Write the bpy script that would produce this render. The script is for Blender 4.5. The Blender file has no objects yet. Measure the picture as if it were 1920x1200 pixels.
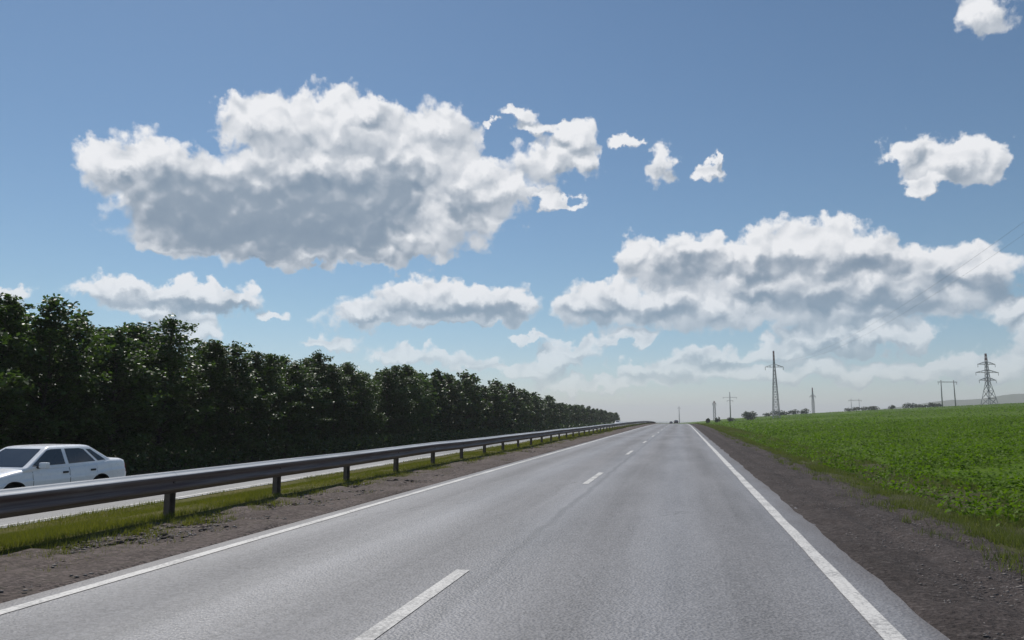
import bpy, bmesh, math, random
import numpy as np
from mathutils import Vector, Matrix

R = math.radians
rng = np.random.default_rng(7)
random.seed(7)
scene = bpy.context.scene
COL = scene.collection

# ------------------------------------------------------------------ camera
CAM_H = 1.65
cam = bpy.data.cameras.new("camera")
cam_o = bpy.data.objects.new("camera", cam)
COL.objects.link(cam_o)
cam.sensor_fit = 'HORIZONTAL'
cam.sensor_width = 36.0
cam.lens = 36.0 * 1400.0 / 1920.0
cam.clip_start = 0.1
cam.clip_end = 20000
cam_o.location = (0, 0, CAM_H)
cam_o.rotation_euler = (R(90 + 7.326), 0, R(12.696))
scene.camera = cam_o

# ------------------------------------------------------------------ light
SUN_AZ, SUN_EL = -38.0, 52.0          # degrees, azimuth measured from +Y towards +X
sdir = Vector((math.sin(R(SUN_AZ)) * math.cos(R(SUN_EL)), math.cos(R(SUN_AZ)) * math.cos(R(SUN_EL)), math.sin(R(SUN_EL))))
sun = bpy.data.lights.new("sun", 'SUN')
sun.energy = 4.0
sun.angle = R(0.53)
sun.color = (1.0, 0.96, 0.9)
sun_o = bpy.data.objects.new("sun", sun)
COL.objects.link(sun_o)
sun_o.rotation_euler = sdir.to_track_quat('Z', 'Y').to_euler()
sun_o.location = (-40, 40, 60)

vs = scene.view_settings
vs.view_transform = 'Standard'
vs.look = 'None'
vs.exposure = 0.0
vs.gamma = 1.0
vs.use_curve_mapping = False
cy = scene.cycles
cy.max_bounces = 6
cy.diffuse_bounces = 3
cy.glossy_bounces = 3
cy.transmission_bounces = 4
cy.transparent_max_bounces = 8
cy.volume_bounces = 0
cy.caustics_reflective = False
cy.caustics_refractive = False
cy.use_denoising = True
cy.sample_clamp_indirect = 6.0

# ------------------------------------------------------------------ node helper
class G:
    def __init__(self, tree):
        self.t = tree
        self.t.nodes.clear()
    def n(self, typ, **kw):
        nd = self.t.nodes.new(typ)
        for k, v in kw.items():
            setattr(nd, k, v)
        return nd
    def put(self, sock, v):
        if hasattr(v, 'is_output'):
            self.t.links.new(v, sock)
        elif v is not None:
            sock.default_value = v
    def m(self, op, a, b=None, c=None, clamp=False):
        nd = self.n('ShaderNodeMath', operation=op, use_clamp=clamp)
        self.put(nd.inputs[0], a)
        if b is not None: self.put(nd.inputs[1], b)
        if c is not None: self.put(nd.inputs[2], c)
        return nd.outputs[0]
    def vm(self, op, a, b=None, scale=None):
        nd = self.n('ShaderNodeVectorMath', operation=op)
        self.put(nd.inputs[0], a)
        if b is not None: self.put(nd.inputs[1], b)
        if scale is not None: self.put(nd.inputs['Scale'], scale)
        return nd.outputs[0]
    def noise(self, vec, scale, detail=4, rough=0.55, dims='3D', out='Fac', dist=0.0):
        nd = self.n('ShaderNodeTexNoise', noise_dimensions=dims)
        if vec is not None: self.put(nd.inputs['Vector'], vec)
        nd.inputs['Scale'].default_value = scale
        nd.inputs['Detail'].default_value = detail
        nd.inputs['Roughness'].default_value = rough
        nd.inputs['Distortion'].default_value = dist
        return nd.outputs[out]
    def voro(self, vec, scale, out='Distance', feature='F1', dims='3D'):
        nd = self.n('ShaderNodeTexVoronoi', feature=feature, voronoi_dimensions=dims)
        if vec is not None: self.put(nd.inputs['Vector'], vec)
        nd.inputs['Scale'].default_value = scale
        return nd.outputs[out]
    def mr(self, v, a, b, c=0.0, d=1.0, smooth=False):
        nd = self.n('ShaderNodeMapRange', interpolation_type='SMOOTHSTEP' if smooth else 'LINEAR')
        for i, x in enumerate((v, a, b, c, d)):
            self.put(nd.inputs[i], x)
        return nd.outputs[0]
    def mix(self, f, a, b, blend='MIX'):
        nd = self.n('ShaderNodeMix', data_type='RGBA', blend_type=blend)
        self.put(nd.inputs[0], f)
        self.put(nd.inputs[6], a if hasattr(a, 'is_output') else (*a, 1.0))
        self.put(nd.inputs[7], b if hasattr(b, 'is_output') else (*b, 1.0))
        return nd.outputs[2]
    def coord(self, out='Object'):
        return self.n('ShaderNodeTexCoord').outputs[out]
    def geo(self, out='Position'):
        return self.n('ShaderNodeNewGeometry').outputs[out]
    def sep(self, v):
        nd = self.n('ShaderNodeSeparateXYZ'); self.put(nd.inputs[0], v); return nd.outputs
    def comb(self, x, y, z):
        nd = self.n('ShaderNodeCombineXYZ')
        for i, v in enumerate((x, y, z)): self.put(nd.inputs[i], v)
        return nd.outputs[0]
    def bump(self, h, strength=0.5, dist=0.01):
        nd = self.n('ShaderNodeBump')
        nd.inputs['Strength'].default_value = strength
        nd.inputs['Distance'].default_value = dist
        self.put(nd.inputs['Height'], h)
        return nd.outputs[0]

# ------------------------------------------------------------------ sky with clouds (world)
# cumulus clouds as (azimuth, elevation, half width, half height), degrees
CLOUDS = [
    (-42.0,16.7,3.27,2.12), (-38.7,17.6,4.72,2.99), (-37.2,14.7,7.57,4.51), (-32.1,14.6,10.27,5.23), (-25.9,15.1,9.78,5.1),
    (-22.1,15.9,5.93,5.15), (-32.8,21.1,3.28,2.37), (-30.5,21.0,6.17,3.47), (-26.1,21.2,6.43,3.7), (-24.1,22.6,3.28,2.06),
    (-27.6,18.4,8.59,3.31), (-18.6,21.6,4.28,3.21), (-19.4,18.9,6.65,4.52), (-15.9,18.0,4.58,2.86), (-21.0,13.1,4.74,2.61),
    (-16.9,14.8,5.74,3.6), (-13.5,16.9,4.58,2.77), (-9.5,19.2,4.29,2.38), (-7.2,20.7,2.75,2.68), (-8.4,21.5,3.07,1.34),
    (-6.4,18.9,2.43,1.92), (-9.7,16.4,3.35,0.75), (-37.4,12.1,3.5,1.18), (-30.5,12.0,7.67,1.01), (-23.4,12.2,7.0,1.39),
    (-12.3,22.7,2.79,0.94), (-11.0,21.7,1.73,0.78), (-14.6,21.7,1.11,0.5), (-3.2,20.5,1.62,0.94), (-0.9,18.8,1.77,1.9),
    (2.2,18.1,1.72,1.11), (2.6,19.2,0.69,0.99), (21.3,25.6,2.61,2.0), (18.6,16.6,4.04,2.22), (16.2,17.7,1.79,1.91),
    (17.1,15.4,2.77,0.91), (20.7,16.4,2.06,2.42), (-3.4,12.3,2.47,2.56), (-1.2,11.6,4.64,2.77), (1.6,11.9,3.69,2.17),
    (5.8,11.6,4.08,3.36), (8.8,11.9,4.98,3.07), (12.0,11.7,5.0,3.0), (14.3,10.6,2.88,2.37), (6.5,9.6,8.04,2.69),
    (-6.9,8.4,4.03,2.71), (-2.9,8.1,6.39,2.92), (2.3,7.9,5.59,2.29), (8.6,8.0,7.8,3.04), (13.5,8.8,5.32,3.19),
    (17.5,9.9,3.84,2.36), (20.8,9.6,3.36,2.27), (17.0,7.8,4.98,2.06), (21.2,6.9,2.48,1.97), (12.1,7.0,7.89,1.94),
    (22.2,5.3,2.41,2.92), (-24.1,7.6,5.75,1.86), (-20.1,9.0,4.43,2.47), (-16.8,8.7,5.66,2.37), (-13.1,8.5,3.6,2.08),
    (-17.6,7.5,9.47,1.18), (-41.5,8.3,3.23,1.35), (-37.2,8.7,3.98,1.4), (-33.7,8.4,3.66,1.44), (-31.0,7.2,2.05,0.79),
    (-38.1,7.2,5.86,1.5), (-46.6,8.0,2.28,1.08), (-36.0,5.8,4.03,1.36), (-7.4,4.9,3.24,1.06), (-9.4,4.0,4.73,1.18),
    (2.1,4.5,4.72,1.37), (-1.4,3.6,5.13,1.04), (10.9,5.0,6.0,1.52), (7.7,4.8,3.66,1.11), (15.0,5.2,3.74,1.36),
    (-16.4,4.1,3.55,1.06), (-11.9,3.4,5.33,0.94), (6.6,3.1,13.66,1.23), (19.2,3.1,6.42,1.6), (-20.8,4.8,5.24,1.06),
    (-26.4,5.5,3.94,0.92), (-3.7,5.6,4.07,0.82), (-5.8,2.4,9.29,0.82), (13.5,2.9,7.15,0.95), (-11.1,5.7,3.57,0.71),
]
# shaded undersides of those clouds, same units
SHADED = [
    (-32.1,14.6,10.81,3.96), (-25.5,15.3,8.1,4.54), (-37.2,14.7,6.06,3.08), (-21.9,16.8,2.98,3.42), (-29.0,12.9,12.78,2.03),
    (-34.2,12.9,6.3,1.97), (-16.1,15.4,2.73,1.74), (0.4,11.1,3.44,1.38), (6.2,10.6,4.32,1.57), (12.9,10.1,4.42,1.39),
    (10.7,7.7,5.55,1.74), (-1.3,7.8,4.03,1.4), (15.1,7.6,4.69,1.47), (-6.1,7.7,3.54,1.18), (21.0,8.0,2.5,1.09),
    (5.7,8.5,3.24,0.9), (18.3,8.8,2.65,0.92), (-17.6,7.9,6.53,1.3), (-13.5,7.9,2.99,0.95), (-23.7,7.2,3.46,0.58),
    (-37.1,7.6,5.46,0.86), (-33.3,7.6,2.63,0.67), (10.9,4.7,4.5,0.65), (2.5,4.1,3.32,0.57),
]
world = bpy.data.worlds.new("World")
scene.world = world
world.use_nodes = True
g = G(world.node_tree)
sky = g.n('ShaderNodeTexSky', sky_type='NISHITA')
sky.sun_disc = False
sky.sun_elevation = R(SUN_EL)
sky.sun_rotation = R(SUN_AZ)
sky.altitude = 100
sky.air_density = 1.0
sky.dust_density = 0.15
sky.ozone_density = 1.0
dx, dy, dz = g.sep(g.coord('Generated'))
az = g.m('MULTIPLY', g.m('ARCTAN2', dx, dy), 57.29578)
el = g.m('MULTIPLY', g.m('ARCSINE', dz), 57.29578)
P = g.comb(az, el, 0.0)
skyc = g.mix(1.0, sky.outputs[0], g.mix(g.mr(el, 0.0, 9.0, 0, 1, True), (0.88, 0.98, 1.20), (0.84, 1.0, 1.07)), 'MULTIPLY')
air = g.mr(el, 0.0, 12.0, 0.60, 0.0, True)                # clouds low down stand farther off, behind more air
def blobs(q, items, top=False):
    """union of soft puffs: thickness (product) or, with top, the height of the puff in front"""
    t = None
    for (a, e, ra, re) in items:
        mp = g.n('ShaderNodeMapping', vector_type='TEXTURE')
        g.put(mp.inputs['Vector'], q)
        mp.inputs['Location'].default_value = (a, e, 0)
        mp.inputs['Scale'].default_value = (ra, re, 1)
        gr = g.n('ShaderNodeTexGradient', gradient_type='SPHERICAL')
        g.put(gr.inputs[0], mp.outputs[0])
        if top:
            t = gr.outputs['Fac'] if t is None else g.m('MAXIMUM', t, gr.outputs['Fac'])
        else:
            inv = g.m('SUBTRACT', 1.0, gr.outputs['Fac'])
            t = inv if t is None else g.m('MULTIPLY', t, inv)
    return t if top else g.m('SUBTRACT', 1.0, t)
def warp(p):
    w1 = g.noise(p, 0.17, 2, 0.5, '2D', 'Color')
    w2 = g.noise(p, 0.5, 5, 0.56, '2D', 'Color')
    q = g.vm('ADD', p, g.vm('MULTIPLY', g.vm('SUBTRACT', w1, (0.5, 0.5, 0.5)), (3.0, 1.8, 0)))
    return g.vm('ADD', q, g.vm('MULTIPLY', g.vm('SUBTRACT', w2, (0.5, 0.5, 0.5)), (3.3, 2.9, 0)))
def billow(p, q):
    v = g.n('ShaderNodeTexVoronoi', feature='SMOOTH_F1', voronoi_dimensions='2D')
    g.put(v.inputs['Vector'], g.vm('MULTIPLY', g.vm('ADD', g.vm('SCALE', p, scale=0.6), g.vm('SCALE', q, scale=0.4)), (1.0, 1.25, 1.0)))
    v.inputs['Scale'].default_value = 0.6
    v.inputs['Detail'].default_value = 1.0
    v.inputs['Roughness'].default_value = 0.5
    v.inputs['Smoothness'].default_value = 0.35
    return g.m('SUBTRACT', 0.45, v.outputs['Distance'])
def density(items):
    q = warp(P)
    if items:
        f = blobs(q, items)
        qs = g.vm('ADD', g.vm('SCALE', q, scale=0.8), g.vm('SCALE', P, scale=0.2))
        L = g.m('MULTIPLY_ADD', g.m('SUBTRACT', blobs(qs, items, True), blobs(g.vm('ADD', qs, (-0.3, 0.8, 0)), items, True)), 1.3, 0.66)
    else:
        L = None
        far = g.mr(g.noise(g.vm('MULTIPLY', q, (1.0, 1.7, 1.0)), 0.085, 3, 0.5, '2D'), 0.50, 0.78)
        f = g.m('MULTIPLY', far, g.mr(el, 42, 24))
    thin = g.m('SUBTRACT', 1.0, g.m('MULTIPLY', f, 0.75))
    off = (-0.35, 0.75, 0)                                # towards the sun
    b1 = billow(P, q); b2 = billow(g.vm('ADD', P, off), g.vm('ADD', q, off))
    n1 = g.noise(P, 1.6, 5, 0.55, '2D'); n2 = g.noise(g.vm('ADD', P, (-0.1, 0.22, 0)), 1.6, 5, 0.55, '2D')
    d = g.m('ADD', g.m('SUBTRACT', f, 0.30), g.m('MULTIPLY', g.m('MULTIPLY', b1, thin), 0.42))
    d = g.m('ADD', d, g.m('MULTIPLY', g.m('MULTIPLY', g.m('SUBTRACT', n1, 0.5), thin), 0.22))
    rel = g.m('ADD', g.m('SUBTRACT', b1, b2), g.m('MULTIPLY', g.m('SUBTRACT', n1, n2), 0.22))
    return d, q, rel, b1, L
def cloud_group(items, dark):
    """one patch of cloudy sky as a node group: direction in degrees and clear sky colour in, light out"""
    global g, P, el, skyc, air
    tree = bpy.data.node_groups.new('cloud_patch', 'ShaderNodeTree')
    for nm, st in (('Direction', 'NodeSocketVector'), ('Elevation', 'NodeSocketFloat'), ('Clear sky', 'NodeSocketColor'), ('Air', 'NodeSocketFloat')):
        tree.interface.new_socket(nm, in_out='INPUT', socket_type=st)
    tree.interface.new_socket('Light', in_out='OUTPUT', socket_type='NodeSocketShader')
    keep = (g, P, el, skyc, air)
    g = G(tree)
    P, el, skyc, air = g.n('NodeGroupInput').outputs[:4]
    sh = cloud_sky(items, dark)
    go = g.n('NodeGroupOutput')
    tree.links.new(sh, go.inputs[0])
    g, P, el, skyc, air = keep
    nd = g.n('ShaderNodeGroup', node_tree=tree)
    for i, s in enumerate((P, el, skyc, air)):
        g.t.links.new(s, nd.inputs[i])
    return nd.outputs[0]
def cloud_sky(items, dark):
    d, q, rel, b1, L = density(items)
    alpha = g.mr(d, -0.06, 0.25, 0, 1, True)
    rim = g.m('POWER', 2.718, g.m('MULTIPLY', g.m('MAXIMUM', d, 0.0), -5.0))
    body = g.m('MINIMUM', g.m('MAXIMUM', L, 0.30), 0.95) if items else 0.7
    lit = g.m('ADD', body, g.m('MULTIPLY', rim, 0.22))
    lit = g.m('ADD', lit, g.m('MULTIPLY', rel, 0.30))
    if dark:
        k = g.m('ADD', blobs(g.vm('ADD', g.vm('SCALE', q, scale=0.85), g.vm('SCALE', P, scale=0.15)), dark), g.m('MULTIPLY', g.m('ADD', b1, g.m('MULTIPLY', rel, 0.9)), -0.24))
        sh = g.mr(k, 0.0, 0.95, 0, 0.88, True)
        lit = g.m('MULTIPLY', lit, g.m('SUBTRACT', 1.0, sh))
    lit = g.m('MINIMUM', g.m('MAXIMUM', lit, 0.0), 1.0)
    ccol = g.mix(air, g.mix(lit, (2.6, 3.6, 4.85), (12.0, 12.1, 12.4)), skyc)
    bgn = g.n('ShaderNodeBackground')
    g.put(bgn.inputs['Color'], g.mix(g.m('MULTIPLY', alpha, 0.97), skyc, ccol))
    bgn.inputs['Strength'].default_value = SKY
    return bgn.outputs[0]
def pick(f, a, b):
    ms = g.n('ShaderNodeMixShader')
    g.put(ms.inputs[0], f); g.t.links.new(a, ms.inputs[1]); g.t.links.new(b, ms.inputs[2])
    return ms.outputs[0]
SKY = 0.073
clear = g.n('ShaderNodeBackground')
g.put(clear.inputs['Color'], skyc)
clear.inputs['Strength'].default_value = SKY
AZ = [-58.0, -5.0, 34.0]
EL = [-1.0, 10.4, 42.0]
def tile(a0, a1, e0, e1):
    k = lambda L: [c for c in L if c[0] - c[2] < a1 + 3 and c[0] + c[2] > a0 - 3 and c[1] - c[3] < e1 + 2.6 and c[1] + c[3] > e0 - 2.6]
    return cloud_group(k(CLOUDS), k(SHADED)) if k(CLOUDS) else clear.outputs[0]
rows = []
for e0, e1 in zip(EL, EL[1:]):
    acc = None
    for a0, a1 in zip(AZ, AZ[1:]):
        s = tile(a0, a1, e0, e1)
        acc = s if acc is None else pick(g.m('GREATER_THAN', az, a0), acc, s)
    rows.append(acc)
inview = rows[0]
for e0, r_ in zip(EL[1:], rows[1:]):
    inview = pick(g.m('GREATER_THAN', el, e0), inview, r_)
outside = pick(g.m('LESS_THAN', g.m('ABSOLUTE', g.m('ADD', az, 12.0)), 46.0), cloud_group(None, None), inview)
band = g.m('MULTIPLY', g.m('GREATER_THAN', el, EL[0]), g.m('LESS_THAN', el, EL[-1]))
allsky = pick(band, clear.outputs[0], outside)
ow = g.n('ShaderNodeOutputWorld')
g.t.links.new(allsky, ow.inputs['Surface'])
world.cycles.sampling_method = 'MANUAL'
world.cycles.sample_map_resolution = 512

# ------------------------------------------------------------------ terrain
def shift(y):                                     # the road bends very slightly to the left beyond the crest
    y = np.asarray(y, float)
    a = np.clip(y - 120, 0, 400)
    return -6e-5 * a * a - np.clip(y - 520, 0, None) * 0.048
def crest(y):                                     # vertical alignment of the road: a gentle crest
    y = np.asarray(y, float)
    a = np.clip(y - 100, 0, 160)
    return -a * a / 28000.0 - np.clip(y - 260, 0, 400) * 0.01143
PX = [-6000, -60, -40, -26, -22.6, -20.7, -19.9, -12.0, -11.3, -9.0, -7.9, -6.0, 2.2, 4.3, 5.2, 6.5]
PZ = [-0.9, -0.8, -0.8, -0.85, -1.05, -0.72, -0.62, -0.36, -0.42, -0.08, -0.02, -0.015, 0.0, -0.10, -0.22, -0.20]
def ground_z(x, y):
    x = np.asarray(x, float); y = np.asarray(y, float)
    xr = x - shift(y)
    z = np.interp(xr, PX, PZ)
    rise = np.clip(xr - 6.5, 0, None)
    fade = np.clip(1 - (y - 430) / 420.0, 0, 1)
    fade = fade * fade * (3 - 2 * fade)
    und = 0.25 * np.sin(y * 0.031 + x * 0.02) * np.clip(rise / 30, 0, 1)
    z = z + np.where(rise > 0, (0.05 * np.minimum(rise, 170) + und) * fade, 0)
    wc = 1 / (1 + (np.clip(xr - 10, 0, None) / 28.0) ** 2)
    wl = 1.0 - 0.0 * x
    z = z - 42.0 * np.clip((y - 830) / 900.0, 0, 1) ** 1.3
    return z + crest(y) * np.where(xr > 0, np.maximum(wc, 1 - fade), wl)

def hash2(ix, iy, seed):
    n = (ix.astype(np.int64) * 374761393 + iy.astype(np.int64) * 668265263 + seed * 1442695041) & 0x7fffffff
    n = ((n ^ (n >> 13)) * 1274126177) & 0x7fffffff
    return ((n ^ (n >> 16)) & 0xffff) / 65535.0
def vnoise(x, y, seed=0):
    x = np.asarray(x, float); y = np.asarray(y, float)
    ix = np.floor(x); iy = np.floor(y); fx = x - ix; fy = y - iy
    fx = fx * fx * (3 - 2 * fx); fy = fy * fy * (3 - 2 * fy)
    a = hash2(ix, iy, seed); b = hash2(ix + 1, iy, seed); c = hash2(ix, iy + 1, seed); d = hash2(ix + 1, iy + 1, seed)
    return (a * (1 - fx) + b * fx) * (1 - fy) + (c * (1 - fx) + d * fx) * fy
def fbm(x, y, seed=0, oct=4):
    s = 0; a = 0.5; t = 0
    for i in range(oct):
        s = s + a * vnoise(x * 2 ** i, y * 2 ** i, seed + i); t += a; a *= 0.5
    return s / t

# ------------------------------------------------------------------ object helpers
def link(o, parent=None):
    COL.objects.link(o)
    if parent is not None: o.parent = parent
    return o
def empty(name, loc=(0, 0, 0), rz=0.0):
    o = bpy.data.objects.new(name, None)
    o.empty_display_size = 0.3
    o.location = loc; o.rotation_euler = (0, 0, rz)
    return link(o)
def tag(o, label=None, cat=None, group=None, kind=None):
    if label: o['label'] = label
    if cat: o['category'] = cat
    if group: o['group'] = group
    if kind: o['kind'] = kind
    return o
def mesh_np(name, verts, faces, mat, parent=None, smooth=False):
    """verts (n,3) array, faces (m,k) int array"""
    verts = np.asarray(verts, np.float32); faces = np.asarray(faces, np.int32)
    me = bpy.data.meshes.new(name)
    m, k = faces.shape
    me.vertices.add(len(verts)); me.vertices.foreach_set('co', verts.ravel())
    me.loops.add(m * k); me.loops.foreach_set('vertex_index', faces.ravel())
    me.polygons.add(m)
    me.polygons.foreach_set('loop_start', np.arange(0, m * k, k, dtype=np.int32))
    if smooth: me.polygons.foreach_set('use_smooth', np.ones(m, bool))
    me.update(calc_edges=True); me.validate()
    me.materials.append(mat)
    return link(bpy.data.objects.new(name, me), parent)
def mesh_bm(name, bm, mat, parent=None, smooth=False, bevel=0):
    if bevel:
        bmesh.ops.bevel(bm, geom=list(bm.edges), offset=bevel, segments=2, affect='EDGES', profile=0.7)
    bmesh.ops.recalc_face_normals(bm, faces=list(bm.faces))
    me = bpy.data.meshes.new(name)
    bm.to_mesh(me); bm.free()
    for p in me.polygons: p.use_smooth = smooth
    me.materials.append(mat)
    return link(bpy.data.objects.new(name, me), parent)
def bm_box(bm, cx, cy_, cz, sx, sy, sz):
    v = bmesh.ops.create_cube(bm, size=1.0)['verts']
    bmesh.ops.scale(bm, vec=(sx, sy, sz), verts=v)
    bmesh.ops.translate(bm, vec=(cx, cy_, cz), verts=v)
    return v
def bm_bar(bm, a, b, w, w2=None):
    """square bar from a to b"""
    a = Vector(a); b = Vector(b); d = (b - a)
    if d.length < 1e-6: return
    z = d.normalized(); x = z.orthogonal().normalized(); y = z.cross(x)
    w2 = w if w2 is None else w2
    vs_ = []
    for p, r in ((a, w / 2), (b, w2 / 2)):
        for sx, sy in ((-1, -1), (1, -1), (1, 1), (-1, 1)):
            vs_.append(bm.verts.new(p + x * sx * r + y * sy * r))
    for i in range(4):
        j = (i + 1) % 4
        bm.faces.new((vs_[i], vs_[j], vs_[4 + j], vs_[4 + i]))
    bm.faces.new(vs_[3::-1]); bm.faces.new(vs_[4:8])
def bm_tube(bm, pts, rad, seg=6):
    rings = []
    n = len(pts)
    for i, p in enumerate(pts):
        p = Vector(p)
        d = (Vector(pts[min(i + 1, n - 1)]) - Vector(pts[max(i - 1, 0)])).normalized()
        x = d.cross(Vector((0.31, 0.95, 0.05))).normalized(); y = d.cross(x)
        r = rad[i] if hasattr(rad, '__len__') else rad
        rings.append([bm.verts.new(p + (x * math.cos(t) + y * math.sin(t)) * r) for t in [2 * math.pi * k / seg for k in range(seg)]])
    for a, b in zip(rings, rings[1:]):
        for k in range(seg):
            bm.faces.new((a[k], a[(k + 1) % seg], b[(k + 1) % seg], b[k]))
    bm.faces.new(rings[0][::-1]); bm.faces.new(rings[-1])
def copy_tree(o, parent=None):
    c = o.copy(); COL.objects.link(c); c.parent = parent
    for ch in list(o.children): copy_tree(ch, c)
    return c

# ------------------------------------------------------------------ materials
def material(name):
    m = bpy.data.materials.new(name); m.use_nodes = True
    gg = G(m.node_tree)
    out = gg.n('ShaderNodeOutputMaterial')
    b = gg.n('ShaderNodeBsdfPrincipled')
    gg.t.links.new(b.outputs[0], out.inputs['Surface'])
    return m, gg, b
def simple(name, col, rough=0.6, metal=0.0, var=0.15, scale=6.0, spec=0.5, bump=0.0):
    m, gg, b = material(name)
    n = gg.noise(gg.coord(), scale, 5, 0.6)
    k = gg.mr(n, 0.3, 0.7, 1 - var, 1 + var)
    gg.put(b.inputs['Base Color'], gg.vm('SCALE', gg.comb(*col), scale=k))
    gg.put(b.inputs['Roughness'], gg.mr(n, 0.3, 0.7, max(rough - 0.08, 0.02), min(rough + 0.08, 1)))
    b.inputs['Metallic'].default_value = metal
    b.inputs['Specular IOR Level'].default_value = spec
    if bump: gg.put(b.inputs['Normal'], gg.bump(gg.noise(gg.coord(), scale * 4, 5, 0.65), bump, 0.02))
    return m
M = {}
def asphalt(name, base, centre, half, dusty):
    m, gg, b = material(name)
    pos = gg.geo()
    x, y, z = gg.sep(pos)
    # lane bands: polished wheel tracks, oily middle, all wandering a little along the road
    wob = gg.m('MULTIPLY', gg.m('SUBTRACT', gg.noise(gg.comb(0.0, gg.m('MULTIPLY', y, 0.03), 0.0), 1.0, 2), 0.5), 0.5)
    xl = gg.m('ADD', gg.m('SUBTRACT', x, centre), wob)
    tr = gg.m('COSINE', gg.m('MULTIPLY', xl, 2 * math.pi / (half / 2.0)))
    streak = gg.noise(gg.vm('MULTIPLY', pos, (1.6, 0.05, 1)), 1.0, 5, 0.6)
    patch = gg.noise(gg.vm('MULTIPLY', pos, (0.5, 0.14, 1)), 1.0, 4, 0.55)
    fine = gg.noise(pos, 42.0, 3, 0.7)
    st = gg.voro(pos, 30.0, 'Color')
    sr = gg.sep(st)[0]
    k = gg.m('ADD', gg.m('ADD', gg.mr(tr, -1, 1, -0.13, 0.13), gg.mr(streak, 0.3, 0.7, -0.20, 0.20)), gg.mr(patch, 0.3, 0.7, -0.20, 0.20))
    k = gg.m('ADD', k, gg.m('ADD', gg.mr(fine, 0.3, 0.7, -0.12, 0.12), gg.mr(sr, 0, 1, -0.20, 0.20)))
    col = gg.vm('SCALE', gg.comb(*base), scale=gg.m('ADD', 1.0, k))
    edge = gg.m('ADD', gg.m('ABSOLUTE', xl), gg.mr(gg.noise(gg.vm('MULTIPLY', pos, (1.5, 0.5, 1)), 1.0, 5, 0.65), 0.2, 0.8, -0.35, 0.35))
    col = gg.mix(gg.mr(edge, dusty, dusty + 0.6, 0, 0.85), col, (0.095, 0.080, 0.074))
    # tar joint between the two lanes, wandering and broken
    jt = gg.m('ABSOLUTE', gg.m('ADD', xl, gg.m('MULTIPLY', gg.m('SUBTRACT', gg.noise(gg.comb(0.0, y, 0.0), 0.7, 4, 0.6), 0.5), 0.25)))
    col = gg.mix(gg.m('MULTIPLY', gg.mr(jt, 0.015, 0.10, 0.6, 0.0), gg.mr(streak, 0.4, 0.6, 0.4, 1.0)), col, (0.075, 0.073, 0.074))
    oil = gg.mr(gg.noise(gg.vm('MULTIPLY', pos, (1.1, 0.25, 1)), 0.9, 5, 0.6), 0.62, 0.72, 0, 0.30)
    col = gg.mix(oil, col, (0.085, 0.083, 0.085))
    # a few fine cracks
    cr = gg.voro(gg.vm('ADD', gg.vm('MULTIPLY', pos, (0.35, 0.12, 1)), gg.vm('SCALE', gg.noise(pos, 0.8, 4, 0.6, out='Color'), scale=0.35)), 1.0, 'Distance', 'DISTANCE_TO_EDGE')
    crm = gg.m('MULTIPLY', gg.mr(cr, 0.0, 0.006, 1, 0), gg.mr(patch, 0.45, 0.6, 0, 0.55))
    col = gg.mix(crm, col, (0.035, 0.034, 0.033))
    gg.put(b.inputs['Base Color'], col)
    gg.put(b.inputs['Roughness'], gg.m('ADD', gg.mr(fine, 0.3, 0.7, 0.5, 0.70), gg.mr(tr, -1, 1, 0.06, -0.08)))
    b.inputs['Specular IOR Level'].default_value = 0.5
    h = gg.m('ADD', gg.m('MULTIPLY', gg.voro(pos, 34.0), 0.8), gg.m('MULTIPLY', fine, 0.5))
    gg.put(b.inputs['Normal'], gg.bump(h, 0.75, 0.012))
    return m
M['asphalt'] = asphalt('worn_asphalt', (0.168, 0.164, 0.169), -2.1, 3.7, 3.5)
M['asphalt2'] = asphalt('worn_asphalt_oncoming', (0.18, 0.178, 0.175), -16.0, 3.8, 3.9)
def paint(name, lo):
    m, gg, b = material(name)
    pos = gg.geo()
    w = gg.m('ADD', gg.m('MULTIPLY', gg.noise(pos, 26.0, 4, 0.7), 0.6), gg.m('MULTIPLY', gg.noise(pos, 1.3, 4, 0.6), 0.4))
    wear = gg.mr(w, lo, lo + 0.15, 0, 0.85)
    gg.put(b.inputs['Base Color'], gg.mix(wear, (0.58, 0.56, 0.53), (0.20, 0.195, 0.19)))
    b.inputs['Roughness'].default_value = 0.65
    gg.put(b.inputs['Normal'], gg.bump(gg.noise(pos, 60.0, 3), 0.5, 0.006))
    return m
M['paint'] = paint('worn_road_paint', 0.465)
M['paint_dash'] = paint('very_worn_road_paint', 0.44)
def soil(name, a, b2, c, sc=1.0, bump=0.9):
    m, gg, b = material(name)
    pos = gg.geo()
    n1 = gg.noise(gg.vm('MULTIPLY', pos, (1, 0.35, 1)), 1.1 * sc, 6, 0.65)
    n2 = gg.noise(pos, 9.0 * sc, 6, 0.7)
    st = gg.sep(gg.voro(pos, 22.0 * sc, 'Color'))[0]
    col = gg.mix(gg.mr(n1, 0.35, 0.65), a, b2)
    col = gg.mix(gg.mr(n2, 0.52, 0.72, 0, 0.8), col, c)
    col = gg.vm('SCALE', col, scale=gg.mr(st, 0, 1, 0.75, 1.3))
    gg.put(b.inputs['Base Color'], col)
    b.inputs['Roughness'].default_value = 0.95
    b.inputs['Specular IOR Level'].default_value = 0.15
    h = gg.m('ADD', gg.m('MULTIPLY', gg.voro(pos, 24.0 * sc), 0.5), gg.m('MULTIPLY', n2, 1.0))
    gg.put(b.inputs['Normal'], gg.bump(h, bump, 0.04))
    return m
M['soil_r'] = soil('dark_gravel_soil', (0.044, 0.036, 0.033), (0.066, 0.054, 0.050), (0.120, 0.102, 0.096))
M['soil_l'] = soil('brown_gravel_soil', (0.092, 0.073, 0.064), (0.14, 0.114, 0.104), (0.070, 0.066, 0.048))
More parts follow.
